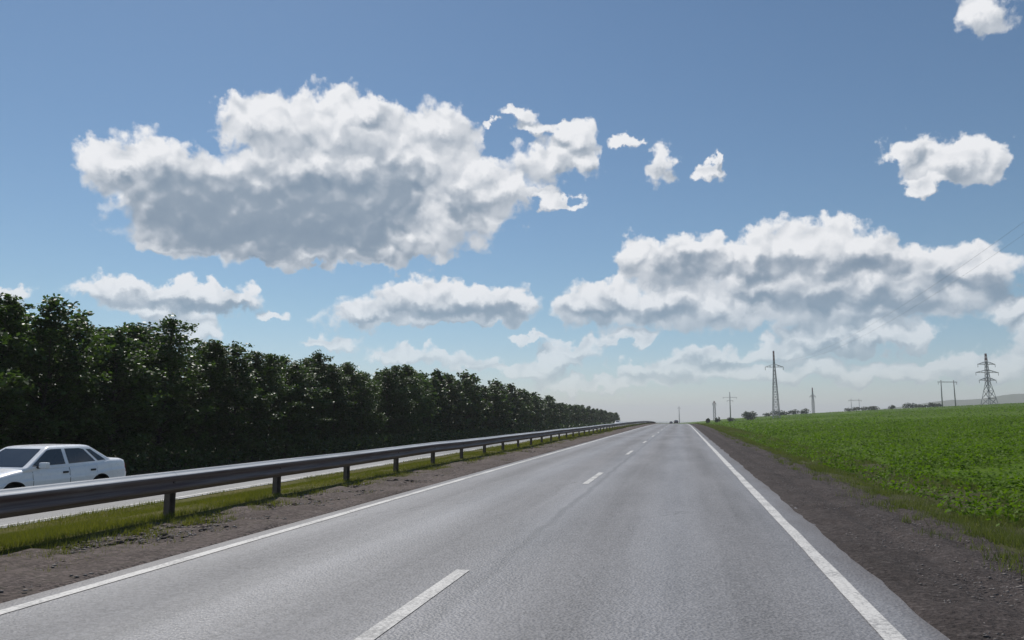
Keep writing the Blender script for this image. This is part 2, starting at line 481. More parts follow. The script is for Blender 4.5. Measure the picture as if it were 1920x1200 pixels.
M['earth'] = soil('bare_earth', (0.05, 0.045, 0.03), (0.06, 0.07, 0.03), (0.08, 0.075, 0.05), 0.4)
def turf(name, a, b2, c, sc=1.0):
    m, gg, b = material(name)
    pos = gg.geo()
    n1 = gg.noise(pos, 0.35 * sc, 6, 0.6)
    n2 = gg.noise(pos, 5.0 * sc, 5, 0.7)
    far = gg.noise(gg.vm('MULTIPLY', pos, (0.03, 0.03, 1)), 1.0, 5, 0.6)
    col = gg.mix(gg.mr(n1, 0.3, 0.7), a, b2)
    col = gg.mix(gg.mr(n2, 0.45, 0.7, 0, 0.7), col, c)
    col = gg.vm('SCALE', col, scale=gg.mr(far, 0.3, 0.7, 0.8, 1.2))
    gg.put(b.inputs['Base Color'], col)
    b.inputs['Roughness'].default_value = 0.95
    b.inputs['Specular IOR Level'].default_value = 0.1
    gg.put(b.inputs['Normal'], gg.bump(n2, 0.8, 0.12))
    return m
M['turf'] = turf('median_turf', (0.10, 0.10, 0.028), (0.14, 0.115, 0.04), (0.06, 0.068, 0.018))
M['verge'] = turf('verge_turf', (0.065, 0.075, 0.025), (0.085, 0.080, 0.040), (0.07, 0.058, 0.045), 1.5)
M['crop_ground'] = turf('crop_canopy', (0.068, 0.120, 0.009), (0.090, 0.140, 0.012), (0.044, 0.085, 0.007), 1.0)
M['land'] = turf('far_land', (0.06, 0.085, 0.03), (0.10, 0.10, 0.055), (0.07, 0.09, 0.04), 0.05)
def leaf(name, a, b2, transl=0.35, sc=1.5, rough=0.55, spec=0.3, tcol=None, tv=0.0):
    m = bpy.data.materials.new(name); m.use_nodes = True
    gg = G(m.node_tree)
    out = gg.n('ShaderNodeOutputMaterial')
    pos = gg.geo()
    n = gg.noise(pos, sc, 4, 0.7)
    r = gg.n('ShaderNodeNewGeometry').outputs['Random Per Island']
    orn = gg.n('ShaderNodeObjectInfo').outputs['Random']
    f = gg.m('ADD', gg.m('MULTIPLY', gg.mr(n, 0.3, 0.7), 0.5), gg.m('MULTIPLY', r, 0.5))
    col = gg.vm('SCALE', gg.mix(f, a, b2), scale=gg.mr(orn, 0, 1, 1 - tv, 1 + tv))
    b = gg.n('ShaderNodeBsdfPrincipled')
    gg.put(b.inputs['Base Color'], col)
    b.inputs['Roughness'].default_value = rough
    b.inputs['Specular IOR Level'].default_value = spec
    t = gg.n('ShaderNodeBsdfTranslucent')
    gg.put(t.inputs['Color'], gg.mix(1.0, col, tcol or (1.2, 1.35, 0.5), 'MULTIPLY'))
    ms = gg.n('ShaderNodeMixShader'); ms.inputs[0].default_value = transl
    gg.t.links.new(b.outputs[0], ms.inputs[1]); gg.t.links.new(t.outputs[0], ms.inputs[2])
    gg.t.links.new(ms.outputs[0], out.inputs['Surface'])
    return m
M['leaf_tree'] = leaf('tree_leaves', (0.026, 0.050, 0.014), (0.080, 0.125, 0.034), 0.34, 0.8, 0.46, 0.38, None, 0.30)
M['leaf_far'] = leaf('far_tree_leaves', (0.022, 0.04, 0.016), (0.045, 0.07, 0.025), 0.2, 0.3)
M['leaf_crop'] = leaf('crop_leaves', (0.058, 0.116, 0.007), (0.145, 0.222, 0.016), 0.44, 0.25, 0.6, 0.15)
M['blade_median'] = leaf('median_grass_blades', (0.095, 0.112, 0.018), (0.225, 0.205, 0.05), 0.38, 0.5)
M['blade_verge'] = leaf('verge_grass_blades', (0.085, 0.115, 0.025), (0.19, 0.19, 0.075), 0.38, 0.5)
M['bark'] = simple('bark', (0.06, 0.052, 0.043), 0.9, var=0.4, scale=9, bump=0.6)
M['stone'] = simple('pebble', (0.26, 0.225, 0.20), 0.9, var=0.5, scale=2.5)
M['stone_dark'] = simple('dark_pebble', (0.20, 0.175, 0.16), 0.9, var=0.6, scale=2.5)

# ------------------------------------------------------------------ ground and road
def y_rows(y0, y1, s0=0.12, gr=0.011):
    ys = [y0]
    while ys[-1] < y1:
        ys.append(ys[-1] + max(s0, gr * abs(ys[-1])))
    return np.array(ys)
def strip(name, x0, x1, nx, ys, mat, lift=0.0, amp=0.0, fs=2.0, wav0=0.0, wav1=0.0, parent=None, seed=1, tuck=0.0, rut=0.0):
    """a sheet between two lines that run along the road; wavy edges, small relief"""
    t = np.linspace(0, 1, nx)[None, :]
    Y = np.repeat(ys[:, None], nx, 1)
    e0 = x0 + wav0 * (fbm(ys * 0.7, ys * 0 + 3.3, seed, 5) - 0.5) * 2
    e1 = x1 + wav1 * (fbm(ys * 0.7, ys * 0 + 9.1, seed + 5, 5) - 0.5) * 2
    XR = e0[:, None] * (1 - t) + e1[:, None] * t
    X = XR + shift(Y)
    Z = ground_z(X, Y) + (lift[0] * (1 - t) + lift[1] * t if isinstance(lift, tuple) else lift)
    if amp:
        env = np.minimum(1, np.minimum(t, 1 - t) * 8)
        Z = Z + amp * (fbm(X * fs, Y * fs * 0.8, seed, 5) - 0.35) * 2 * env
    if rut:
        Z = Z - rut * (np.exp(-((XR - 2.75 - 0.1 * np.sin(Y * 0.13)) / 0.16) ** 2) + np.exp(-((XR - 3.62 - 0.12 * np.sin(Y * 0.11 + 1)) / 0.14) ** 2)) + 0.7 * rut * np.exp(-((XR - 3.9) / 0.1) ** 2)
    if tuck:
        Z = Z - tuck * (np.minimum(t, 1 - t) < 1e-6)
    V = np.stack([X, Y, Z], -1).reshape(-1, 3)
    n = len(ys)
    i = (np.arange(n - 1)[:, None] * nx + np.arange(nx - 1)[None, :]).ravel()
    return mesh_np(name, V, np.stack([i, i + 1, i + 1 + nx, i + nx], 1), mat, parent, True)

def big_ground():
    xs = np.unique(np.concatenate([[-6000, -3000, -1500, -700, -300, -150, -90, -60], PX[1:], np.arange(8, 60, 4), np.arange(60, 240, 10), [260, 300, 400, 600, 1000, 2000, 3500, 6000]]))
    ys = np.unique(np.concatenate([[-400, -200, -100, -50, -20], np.arange(-10, 320, 6), np.arange(320, 900, 15), [950, 1100, 1400, 2000, 3000, 4500, 7000]]))
    Y, X = np.meshgrid(ys, xs, indexing='ij')
    X = X + np.where(np.abs(X) < 300, shift(Y), 0)
    Z = ground_z(X, Y) - 0.06
    V = np.stack([X, Y, Z], -1).reshape(-1, 3)
    nx = len(xs)
    i = (np.arange(len(ys) - 1)[:, None] * nx + np.arange(nx - 1)[None, :]).ravel()
    return mesh_np('ground', V, np.stack([i, i + 1, i + 1 + nx, i + nx], 1), M['land'], None, True)
tag(big_ground(), kind='structure')
YS = y_rows(-12, 640)
YL = y_rows(-12, 640, 0.25, 0.012)
YC = y_rows(-12, 640, 0.5, 0.02)
road = tag(strip('road', -6.0, 1.95, 12, YL, M['asphalt'], 0.0, wav1=0.10, seed=3), kind='structure')
strip('edge_line', 1.42, 1.58, 3, YL, M['paint'], 0.006, wav0=0.018, wav1=0.018, seed=51, parent=road)
strip('edge_line', -5.78, -5.64, 3, YL, M['paint'], 0.006, wav0=0.018, wav1=0.018, seed=57, parent=road)
dash_y = 4.25 - 14.4
while dash_y < 330:
    strip('lane_dash', -2.43, -2.28, 2, np.linspace(dash_y, dash_y + 3.8, 6), M['paint_dash'], 0.006, parent=road)
    dash_y += 14.4
onc = tag(strip('oncoming_road', -19.85, -12.02, 6, YC, M['asphalt2'], 0.0), kind='structure')
strip('edge_line', -12.42, -12.26, 2, YC, M['paint'], 0.006, parent=onc)
strip('edge_line', -19.5, -19.35, 2, YC, M['paint'], 0.006, parent=onc)
dash_y = -4.0
while dash_y < 300:
    strip('lane_dash', -15.95, -15.8, 2, np.linspace(dash_y, dash_y + 3.8, 4), M['paint'], 0.006, parent=onc)
    dash_y += 14.4
# left: pinkish gravel between the edge line and the guardrail; grass median; beyond: shoulder and shade under the trees
tag(strip('gravel_shoulder', -8.2, -5.98, 26, YS, M['soil_l'], 0.004, 0.085, 2.1, wav1=0.06, seed=11, tuck=0.05), kind='structure')
tag(strip('median', -12.08, -7.72, 24, YS, M['turf'], (0.008, 0.075), 0.045, 1.6, wav0=0.05, wav1=0.22, seed=17, tuck=0.12), kind='structure')
tag(strip('far_shoulder', -21.6, -19.8, 6, YC, M['soil_l'], 0.004, 0.02, 2.0, wav0=0.2, seed=23, tuck=0.03), kind='structure')
tag(strip('wood_floor', -60, -21.3, 12, YC, M['earth'], 0.006, 0.03, 0.7, seed=29, tuck=0.05), kind='structure')
# right: dark gravel shoulder, grass verge, crop field
tag(strip('gravel_shoulder', 1.84, 4.6, 30, YS, M['soil_r'], 0.003, 0.055, 2.4, wav0=0.10, seed=31, tuck=0.05, rut=0.045), kind='structure')
tag(strip('verge', 4.05, 7.3, 22, YS, M['verge'], 0.014, 0.07, 1.2, wav0=0.38, wav1=0.25, seed=37, tuck=0.06), kind='structure')
def field():
    ts = np.concatenate([np.linspace(0, 30, 40), np.linspace(32, 230, 60), [260, 320, 400, 500]])
    ys = np.concatenate([y_rows(-12, 120, 0.7, 0.02), np.arange(124, 760, 5.0)])
    Y, T = np.meshgrid(ys, ts, indexing='ij')
    X = 6.9 + T + shift(Y)
    Z = ground_z(X, Y) + 0.03 + 0.10 * (fbm(X * 0.8, Y * 0.8, 41, 4) - 0.5) * np.clip(T / 2, 0, 1)
    Z = Z - np.where(T < 1e-6, 0.08, 0)
    V = np.stack([X, Y, Z], -1).reshape(-1, 3)
    nx = len(ts)
    i = (np.arange(len(ys) - 1)[:, None] * nx + np.arange(nx - 1)[None, :]).ravel()
    return mesh_np('field', V, np.stack([i, i + 1, i + 1 + nx, i + nx], 1), M['crop_ground'], None, True)
tag(field(), kind='structure')

# ------------------------------------------------------------------ guardrail
M['rail'] = None
def rail_mat(shaded_face):
    m, gg, b = material('shaded_grimy_rail_steel' if shaded_face else 'sunlit_galvanised_steel')
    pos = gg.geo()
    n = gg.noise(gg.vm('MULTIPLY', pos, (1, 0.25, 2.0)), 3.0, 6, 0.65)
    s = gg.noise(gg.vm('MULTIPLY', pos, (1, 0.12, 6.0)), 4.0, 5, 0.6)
    sunlit_steel = gg.mix(gg.mr(n, 0.35, 0.65), (0.62, 0.61, 0.60), (0.76, 0.75, 0.74))
    shaded_grime = gg.mix(gg.mr(s, 0.40, 0.64), (0.205, 0.172, 0.165), (0.12, 0.086, 0.080))
    # sunlit upper flange and shaded, grimy face: light and shade put into the colours
    col = gg.mix(gg.mr(n, 0.55, 0.75, 0.0, 0.15), shaded_grime, sunlit_steel) if shaded_face else gg.mix(gg.mr(s, 0.55, 0.75, 0.0, 0.5), sunlit_steel, shaded_grime)
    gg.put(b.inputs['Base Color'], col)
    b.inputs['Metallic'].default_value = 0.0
    b.inputs['Specular IOR Level'].default_value = 0.15 if shaded_face else 0.5
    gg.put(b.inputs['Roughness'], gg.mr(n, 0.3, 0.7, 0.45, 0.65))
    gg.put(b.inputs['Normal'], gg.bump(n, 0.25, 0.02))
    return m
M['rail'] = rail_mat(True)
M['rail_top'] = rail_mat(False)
M['post'] = simple('rusty_post_steel', (0.17, 0.135, 0.11), 0.8, 0.2, 0.4, 5.0, bump=0.3)
M['bolt'] = simple('bolt_steel', (0.12, 0.10, 0.09), 0.6, 0.5)
def guardrail():
    root = tag(empty('guardrail', (-8.28, 0, ground_z(-8.28, 0).item())), 'long weathered steel guardrail on short posts along the grass median', 'guardrail')
    inv = Vector(root.location)
    X0, SP, Y00 = -8.22, 3.36, 0.85
    n = 92
    ys = Y00 + SP * np.arange(n)
    xs = X0 + shift(ys) + 0.02 * np.sin(ys * 0.21)
    zt = ground_z(np.full(n, X0) + shift(ys), ys) + 0.80 + rng.normal(0, 0.010, n)
    half = [(0.0, 0.0), (0.006, 0.018), (0.055, 0.045), (0.083, 0.062), (0.087, 0.082), (0.080, 0.100), (0.022, 0.130), (0.012, 0.155)]
    half = [(d, z * 1.14) for d, z in half]
    prof = half + [(d, 0.3534 - z) for d, z in half[-2::-1]]
    back = [(d - 0.006, z) for d, z in prof[::-1]]
    ring = prof + back
    m = len(ring)
    for i0 in range(0, n - 1, 3):                              # one rolled beam spans three bays, ends lapped
        i1 = min(i0 + 3, n - 1)
        V = []; F = []
        pts = [(xs[i], ys[i], zt[i]) for i in range(i0, i1 + 1)]
        a, b = Vector(pts[-2]), Vector(pts[-1])
        lap = b + (b - a).normalized() * 0.16
        pts.append(tuple(lap))
        k = 0.004 * ((i0 // 3) % 2)
        for (x, y, z) in pts:
            for d, h in ring:
                V.append((x + 0.062 + d + k - inv.x, y - inv.y, z - 0.3534 + h - inv.z))
        for s in range(len(pts) - 1):
            for j in range(m):
                j2 = (j + 1) % m
                F.append((s * m + j, s * m + j2, (s + 1) * m + j2, (s + 1) * m + j))
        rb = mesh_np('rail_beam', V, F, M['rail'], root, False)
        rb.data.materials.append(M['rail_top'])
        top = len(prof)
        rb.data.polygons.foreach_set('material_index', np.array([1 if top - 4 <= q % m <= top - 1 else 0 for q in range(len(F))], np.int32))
    bm = bmesh.new()                                           # channel-section post with a spacer block
    bm_box(bm, 0, 0, -0.06, 0.012, 0.17, 1.46)
    bm_box(bm, 0.045, 0.083, -0.06, 0.085, 0.010, 1.459)
    bm_box(bm, 0.045, -0.083, -0.06, 0.085, 0.010, 1.459)
    bm_box(bm, 0.028, 0, 0.55, 0.060, 0.155, 0.24)
    me = None
    bolt = None
    for i in range(n):
        loc = (xs[i] - 0.03 - inv.x, ys[i] - inv.y, zt[i] - 0.77 - inv.z)
        if me is None:
            p = mesh_bm('post', bm, M['post'], root); me = p.data
        else:
            p = link(bpy.data.objects.new('post', me), root)
        p.location = loc
        p.rotation_euler = (rng.normal(0, 0.012), rng.normal(0, 0.012), rng.normal(0, 0.03))
        if i < 24:
            if bolt is None:
                bb = bmesh.new()
                bmesh.ops.create_cone(bb, cap_ends=True, segments=8, radius1=0.022, radius2=0.018, depth=0.02, matrix=Matrix.Rotation(R(90), 4, 'Y'))
                o = mesh_bm('bolt', bb, M['bolt'], root); bolt = o.data
            else:
                o = link(bpy.data.objects.new('bolt', bolt), root)
            o.location = (xs[i] + 0.062 + 0.022 - inv.x, ys[i] - inv.y, zt[i] - 0.177 - inv.z)
guardrail()

# ------------------------------------------------------------------ cars
M['glass'] = None
def glass_mat():
    m, gg, b = material('dark_car_glass')
    n = gg.noise(gg.coord(), 1.5, 2)
    gg.put(b.inputs['Base Color'], gg.mix(n, (0.010, 0.012, 0.016), (0.05, 0.056, 0.06)))
    b.inputs['Roughness'].default_value = 0.06
    b.inputs['Specular IOR Level'].default_value = 0.9
    return m
M['glass'] = glass_mat()
def car_paint(name, col):
    m, gg, b = material(name)
    z = gg.sep(gg.coord())[2]
    n = gg.noise(gg.coord(), 5.0, 5, 0.65)
    dirt = gg.m('MULTIPLY', gg.mr(z, 0.2, 0.5, 0.3, 0.02), gg.mr(n, 0.3, 0.7, 0.3, 1.0))
    gg.put(b.inputs['Base Color'], gg.mix(dirt, col, (0.20, 0.18, 0.16)))
    gg.put(b.inputs['Roughness'], gg.mr(n, 0.3, 0.7, 0.22, 0.36))
    b.inputs['Coat Weight'].default_value = 0.5
    b.inputs['Coat Roughness'].default_value = 0.08
    return m
M['white_paint'] = car_paint('white_car_paint', (0.85, 0.86, 0.88))
M['black_paint'] = car_paint('black_car_paint', (0.02, 0.021, 0.024))
M['blue_paint'] = car_paint('dark_blue_car_paint', (0.02, 0.025, 0.045))
M['tyre'] = simple('tyre_rubber', (0.02, 0.02, 0.02), 0.85)
M['rim'] = simple('wheel_alloy', (0.35, 0.35, 0.36), 0.4, 0.7)
M['trim'] = simple('black_trim', (0.02, 0.02, 0.022), 0.6)
M['lamp'] = simple('headlamp_lens', (0.6, 0.62, 0.65), 0.12, 0.2, 0.1)
M['tail'] = simple('red_lamp_lens', (0.28, 0.015, 0.012), 0.2)
CW = ([-2.17, -2.05, -1.7, -1.0, 0, 1.0, 1.6, 1.95, 2.12, 2.18], [0.72, 0.785, 0.825, 0.84, 0.845, 0.84, 0.815, 0.76, 0.66, 0.52])
CT = ([-2.18, -2.14, -2.08, -1.95, -1.5, -1.2, -0.5, 0.6, 0.95, 1.3, 1.7, 2.0, 2.12, 2.18], [0.78, 0.93, 1.0, 1.03, 1.04, 0.99, 0.955, 0.935, 0.935, 0.89, 0.815, 0.72, 0.63, 0.50])
CB = ([-2.18, -2.08, -1.6, 0, 1.6, 2.05, 2.18], [0.40, 0.27, 0.22, 0.19, 0.20, 0.24, 0.36])
SEC = [(0, 0), (0.80, 0), (0.94, 0.06), (0.985, 0.2), (1.0, 0.45), (1.004, 0.655), (0.975, 0.70), (0.955, 0.86), (0.915, 0.95), (0.82, 0.992), (0.45, 1.012), (0, 1.02)]
def csec(x):
    w = np.interp(x, *CW); t = np.interp(x, *CT); b = np.interp(x, *CB)
    return [(w * f, b + (t - b) * k) for f, k in SEC]
def cside(x, z):
    s = csec(x)[1:9]
    return float(np.interp(z, [p[1] for p in s], [p[0] for p in s]))
gy = lambda z: 0.765 - (z - 0.93) * 0.36
gf = lambda z: 1.02 - (z - 0.92) * 1.58
gr_ = lambda z: -1.64 + (z - 1.0) * 1.72
def build_car(name, paint, loc, rz, full=True):
    root = empty(name, loc, 0)
    st = np.unique(np.round(np.concatenate([np.linspace(-2.18, -1.9, 12), np.arange(-1.9, 1.9, 0.03 if full else 0.2), np.linspace(1.9, 2.18, 12)]), 4))
    hp = np.array(SEC); seg = []
    for q in range(len(hp) - 1):
        k = 1 if not full else {1: 2, 2: 3, 3: 8, 4: 7, 5: 2, 6: 5}.get(q, 2)
        seg += [hp[q] + (hp[q + 1] - hp[q]) * t / k for t in range(k)]
    seg = np.array(seg + [hp[-1]])
    ringn = 2 * len(seg) - 2
    V = []
    for x in st:
        w = np.interp(x, *CW); t = np.interp(x, *CT); b0 = np.interp(x, *CB)
        hh = [(w * f, b0 + (t - b0) * k) for f, k in seg]
        V += [(x, y, z) for y, z in hh] + [(x, -y, z) for y, z in hh[-2:0:-1]]
    V = np.array(V); F = []
    for i in range(len(st) - 1):
        for j in range(ringn):
            k = (j + 1) % ringn
            F.append((i * ringn + j, i * ringn + k, (i + 1) * ringn + k, (i + 1) * ringn + j))
    F = np.array(F); c = V[F].mean(1)
    if full:
        hole = np.zeros(len(F), bool)
        for ax in (1.30, -1.19):
            hole |= (np.hypot(c[:, 0] - ax, c[:, 2] - 0.325) < 0.372) & (np.abs(c[:, 1]) > 0.56)
        F = F[~hole]
    body = mesh_np('body', V, F, paint, root, True)
    for e in (0, len(st) - 1):
        cap = bmesh.new()
        cap.faces.new([cap.verts.new(v) for v in V[e * ringn:(e + 1) * ringn]])
        mesh_bm('end_panel', cap, paint, root)
    if full:
        for ax in (1.30, -1.19):
            for s in (-1, 1):                                   # wheel housing and flared lip
                bm = bmesh.new(); r0 = []; r1 = []; r2 = []
                for k in range(25):
                    a_ = math.pi * (-0.08 + 1.16 * k / 24); cx, cz = math.cos(a_), math.sin(a_)
                    yo = cside(ax + cx * 0.372, max(0.28, 0.325 + cz * 0.372))
                    r0.append(bm.verts.new((ax + cx * 0.392, s * (yo + 0.006), 0.325 + cz * 0.392)))
                    r1.append(bm.verts.new((ax + cx * 0.364, s * (yo + 0.008), 0.325 + cz * 0.364)))
                    r2.append(bm.verts.new((ax + cx * 0.364, s * 0.55, 0.325 + cz * 0.364)))
                lip = bmesh.new()
                for u in range(24):
                    bm.faces.new((r1[u], r1[u + 1], r2[u + 1], r2[u]))
                    lip.faces.new([lip.verts.new(v.co) for v in (r0[u], r0[u + 1], r1[u + 1], r1[u])])
                for v in r0: bm.verts.remove(v)
                bmesh.ops.remove_doubles(lip, verts=list(lip.verts), dist=0.0005)
                mesh_bm('wheel_arch', bm, M['trim'], root, True)
                mesh_bm('arch_lip', lip, paint, root, True)
    # cabin with roof
    bm = bmesh.new()
    lev = [(0.86, 0, 0), (0.96, 0, 0), (1.1, 0, 0), (1.25, 0, 0), (1.33, 0, 0), (1.365, 0.015, 0.03), (1.39, 0.05, 0.09), (1.408, 0.12, 0.2), (1.42, 0.26, 0.4)]
    rings = []
    for z, iy, ix in lev:
        zz = min(z, 1.345)
        f = gf(zz) - ix; r = gr_(zz) + ix; y = gy(zz) - iy; c = 0.07
        pts = []
        for (cx, cy_, a0) in ((f - c, y - c, 0), (r + c, y - c, 90), (r + c, -y + c, 180), (f - c, -y + c, 270)):
            for k in range(5):
                a = R(a0 + 22.5 * k); pts.append((cx + c * math.cos(a), cy_ + c * math.sin(a), z))
        rings.append([bm.verts.new(p) for p in pts])
    for a, b in zip(rings, rings[1:]):
        for j in range(len(a)):
            k = (j + 1) % len(a); bm.faces.new((a[j], a[k], b[k], b[j]))
    bm.faces.new(rings[0][::-1]); bm.faces.new(rings[-1])
    mesh_bm('cabin', bm, paint, root, True)
    def patch(nm, pts3, nrm, mat, parent, proud=0.006):
        bm = bmesh.new(); nrm = Vector(nrm).normalized()
        a = [bm.verts.new(Vector(p) + nrm * proud) for p in pts3]; b = [bm.verts.new(Vector(p) - nrm * 0.01) for p in pts3]
        bm.faces.new(a); bm.faces.new(b[::-1])
        for i in range(len(a)):
            j = (i + 1) % len(a); bm.faces.new((a[j], a[i], b[i], b[j]))
        return mesh_bm(nm, bm, mat, parent)
    fr = [(0.97, 0.63), (1.02, 0.625), (1.30, 0.52), (1.345, 0.49)]
    wp = [(gf(z), y, z) for z, y in fr] + [(gf(z), -y, z) for z, y in fr[::-1]]
    patch('windscreen', wp, (1, 0, 1.58), M['glass'], root)
    rw = [(1.06, 0.60), (1.30, 0.52), (1.335, 0.49)]
    patch('rear_window', [(gr_(z), -y, z) for z, y in rw] + [(gr_(z), y, z) for z, y in rw[::-1]], (-1, 0, 1.72), M['glass'], root)
    doors = {}
    for s in (1, -1):
        for x0, x1, hx in ((-0.20, 0.82, -0.08), (-1.06, -0.22, -0.93)):
            def sheet(nm, mg, off, mat, parent):
                V = []; F = []; nx, nz = 10, 12
                for i in range(nx):
                    x = x0 - mg + (x1 - x0 + 2 * mg) * i / (nx - 1)
                    for j in range(nz):
                        z = 0.27 - mg + (0.63 + mg) * j / (nz - 1)
                        xx = x
                        if x0 < -1:                            # rear edge steps forward round the wheel arch
                            lim = -1.19 + math.sqrt(max(0.0, 0.40 ** 2 - (z - 0.325) ** 2))
                            lo = max(x0 - mg, lim if z < 0.73 else x0 - mg)
                            xx = lo + (x1 + mg - lo) * i / (nx - 1)
                        V.append((xx, s * (cside(xx, z) + off), z))
                n0 = len(V)
                V += [(a, b_ - s * 0.012, c) for a, b_, c in V]
                for i in range(nx - 1):
                    for j in range(nz - 1):
                        k = i * nz + j; F.append((k, k + 1, k + nz + 1, k + nz)); F.append((n0 + k + nz, n0 + k + nz + 1, n0 + k + 1, n0 + k))
                return mesh_np(nm, V, F, mat, parent, True)
            d = sheet('door', 0.0, 0.005, paint, root)
            sheet('door_gap', 0.008, 0.002, M['trim'], d)
            bm = bmesh.new(); bm_box(bm, hx, s * (cside(hx, 0.80) + 0.014), 0.80, 0.15, 0.03, 0.045)
            mesh_bm('handle', bm, M['trim'], d, True, 0.008)
            doors[(s, x0)] = d
        def win(nm, xz, parent):
            pts = [(x, s * gy(z), z) for x, z in xz]
            if s < 0: pts = pts[::-1]
            patch(nm, pts, (0, s, 0.36), M['glass'], parent)
        win('window', [(-0.13, 0.985), (0.80, 0.975), (0.76, 1.02), (0.33, 1.31), (0.20, 1.335), (-0.09, 1.335)], doors[(s, -0.20)])
        win('window', [(-1.06, 1.0), (-0.235, 0.985), (-0.195, 1.335), (-0.62, 1.33), (-0.76, 1.30)], doors[(s, -1.06)])
        win('quarter_window', [(-1.40, 1.015), (-1.15, 1.005), (-0.84, 1.30), (-0.97, 1.295)], root)
        # mirror
        bm = bmesh.new(); bm_box(bm, 0.66, s * 0.93, 1.0, 0.10, 0.21, 0.13)
        mi = mesh_bm('mirror', bm, paint, root, True, 0.03)
        bm = bmesh.new(); bm_bar(bm, (0.67, s * 0.75, 0.95), (0.66, s * 0.86, 0.97), 0.05)
        mesh_bm('arm', bm, M['trim'], mi)
        bm = bmesh.new(); bm_box(bm, 0.608, s * 0.93, 1.0, 0.006, 0.17, 0.10)
        mesh_bm('mirror_glass', bm, M['glass'], mi)
        # lamps
        for nm, mat, xs_, zs in (('headlight', M['lamp'], np.linspace(1.93, 2.1, 5), (0.60, 0.72)), ('tail_light', M['tail'], np.linspace(-2.10, -2.165, 4), (0.68, 0.90))):
            V = []; F = []
            for x in xs_:
                for z in np.linspace(zs[0], min(zs[1], np.interp(x, *CT) - 0.04), 4):
                    V.append((x + (0.012 if x > 0 else -0.012), s * (cside(x, z) + 0.006), z))
            n0 = len(V)
            V += [(a - (0.03 if a > 0 else -0.03), b_ * 0.96, c) for a, b_, c in V]
            for i in range(len(xs_) - 1):
                for j in range(3):
                    k = i * 4 + j; F.append((k, k + 1, k + 5, k + 4)); F.append((n0 + k + 4, n0 + k + 5, n0 + k + 1, n0 + k))
            mesh_np(nm, V, F, mat, root, True)
        bm = bmesh.new(); bm_box(bm, -2.185, s * 0.52, 0.80, 0.03, 0.26, 0.17); mesh_bm('tail_light', bm, M['tail'], root, True, 0.01)
        # wheels
        for ax in (1.30, -1.19):
            bm = bmesh.new()
            prof = [(0.185, 0.085), (0.25, 0.09), (0.283, 0.08), (0.292, 0.055), (0.292, -0.055), (0.283, -0.08), (0.25, -0.09), (0.185, -0.085)]
            rings = []
            for k in range(28):
                a = 2 * math.pi * k / 28
                rings.append([bm.verts.new((r * math.cos(a), y, r * math.sin(a))) for r, y in prof])
            for k in range(28):
                a, b = rings[k], rings[(k + 1) % 28]
                for j in range(len(prof)):
                    q = (j + 1) % len(prof); bm.faces.new((a[j], a[q], b[q], b[j]))
            ty = mesh_bm('wheel', bm, M['tyre'], root, True)
            ty.location = (ax, s * 0.735, 0.292)
            bm = bmesh.new()
            bmesh.ops.create_cone(bm, cap_ends=True, segments=28, radius1=0.19, radius2=0.19, depth=0.10, matrix=Matrix.Rotation(R(90), 4, 'X'))
            bmesh.ops.create_cone(bm, cap_ends=True, segments=16, radius1=0.05, radius2=0.045, depth=0.03, matrix=Matrix.Translation((0, s * 0.062, 0)) @ Matrix.Rotation(R(90), 4, 'X'))
            for k in range(5):
                a = 2 * math.pi * k / 5
                bm_bar(bm, (0.04 * math.cos(a), s * 0.062, 0.04 * math.sin(a)), (0.18 * math.cos(a), s * 0.056, 0.18 * math.sin(a)), 0.05, 0.065)
            mesh_bm('rim', bm, M['rim'], ty)
            bm = bmesh.new()
            bmesh.ops.create_cone(bm, cap_ends=True, segments=28, radius1=0.34, radius2=0.34, depth=0.06, matrix=Matrix.Translation((ax, s * 0.585, 0.31)) @ Matrix.Rotation(R(90), 4, 'X'))
            mesh_bm('arch_liner', bm, M['trim'], root)
    bm = bmesh.new(); bm_box(bm, 2.15, 0, 0.60, 0.06, 0.62, 0.09); mesh_bm('grille', bm, M['trim'], root, False, 0.008)
    bm = bmesh.new(); bm_box(bm, -2.185, 0, 0.40, 0.03, 1.1, 0.10); mesh_bm('bumper_strip', bm, M['trim'], root, False, 0.008)
    root.rotation_euler = (0, 0, rz)
    return root
def on_road(xr, y):
    x = xr + shift(y).item()
    return (x, y, ground_z(x, y).item() + 0.004)
c1 = build_car('car', M['white_paint'], on_road(-14.97, 15.03), R(-90))
tag(c1, 'white four door sedan driving past behind the guardrail at the far left', 'car')
tag(build_car('car', M['white_paint'], on_road(-18.6, 235.0), R(-90), False), 'tiny white car far off, where the tree row ends', 'car')
tag(build_car('car', M['black_paint'], on_road(-0.25, 296.0), R(90), False), 'larger of the two tiny dark cars driving away over the crest', 'car')
tag(build_car('car', M['blue_paint'], on_road(-0.6, 405.0), R(90), False), 'smaller of the two tiny dark cars, nearly hidden by the crest', 'car')

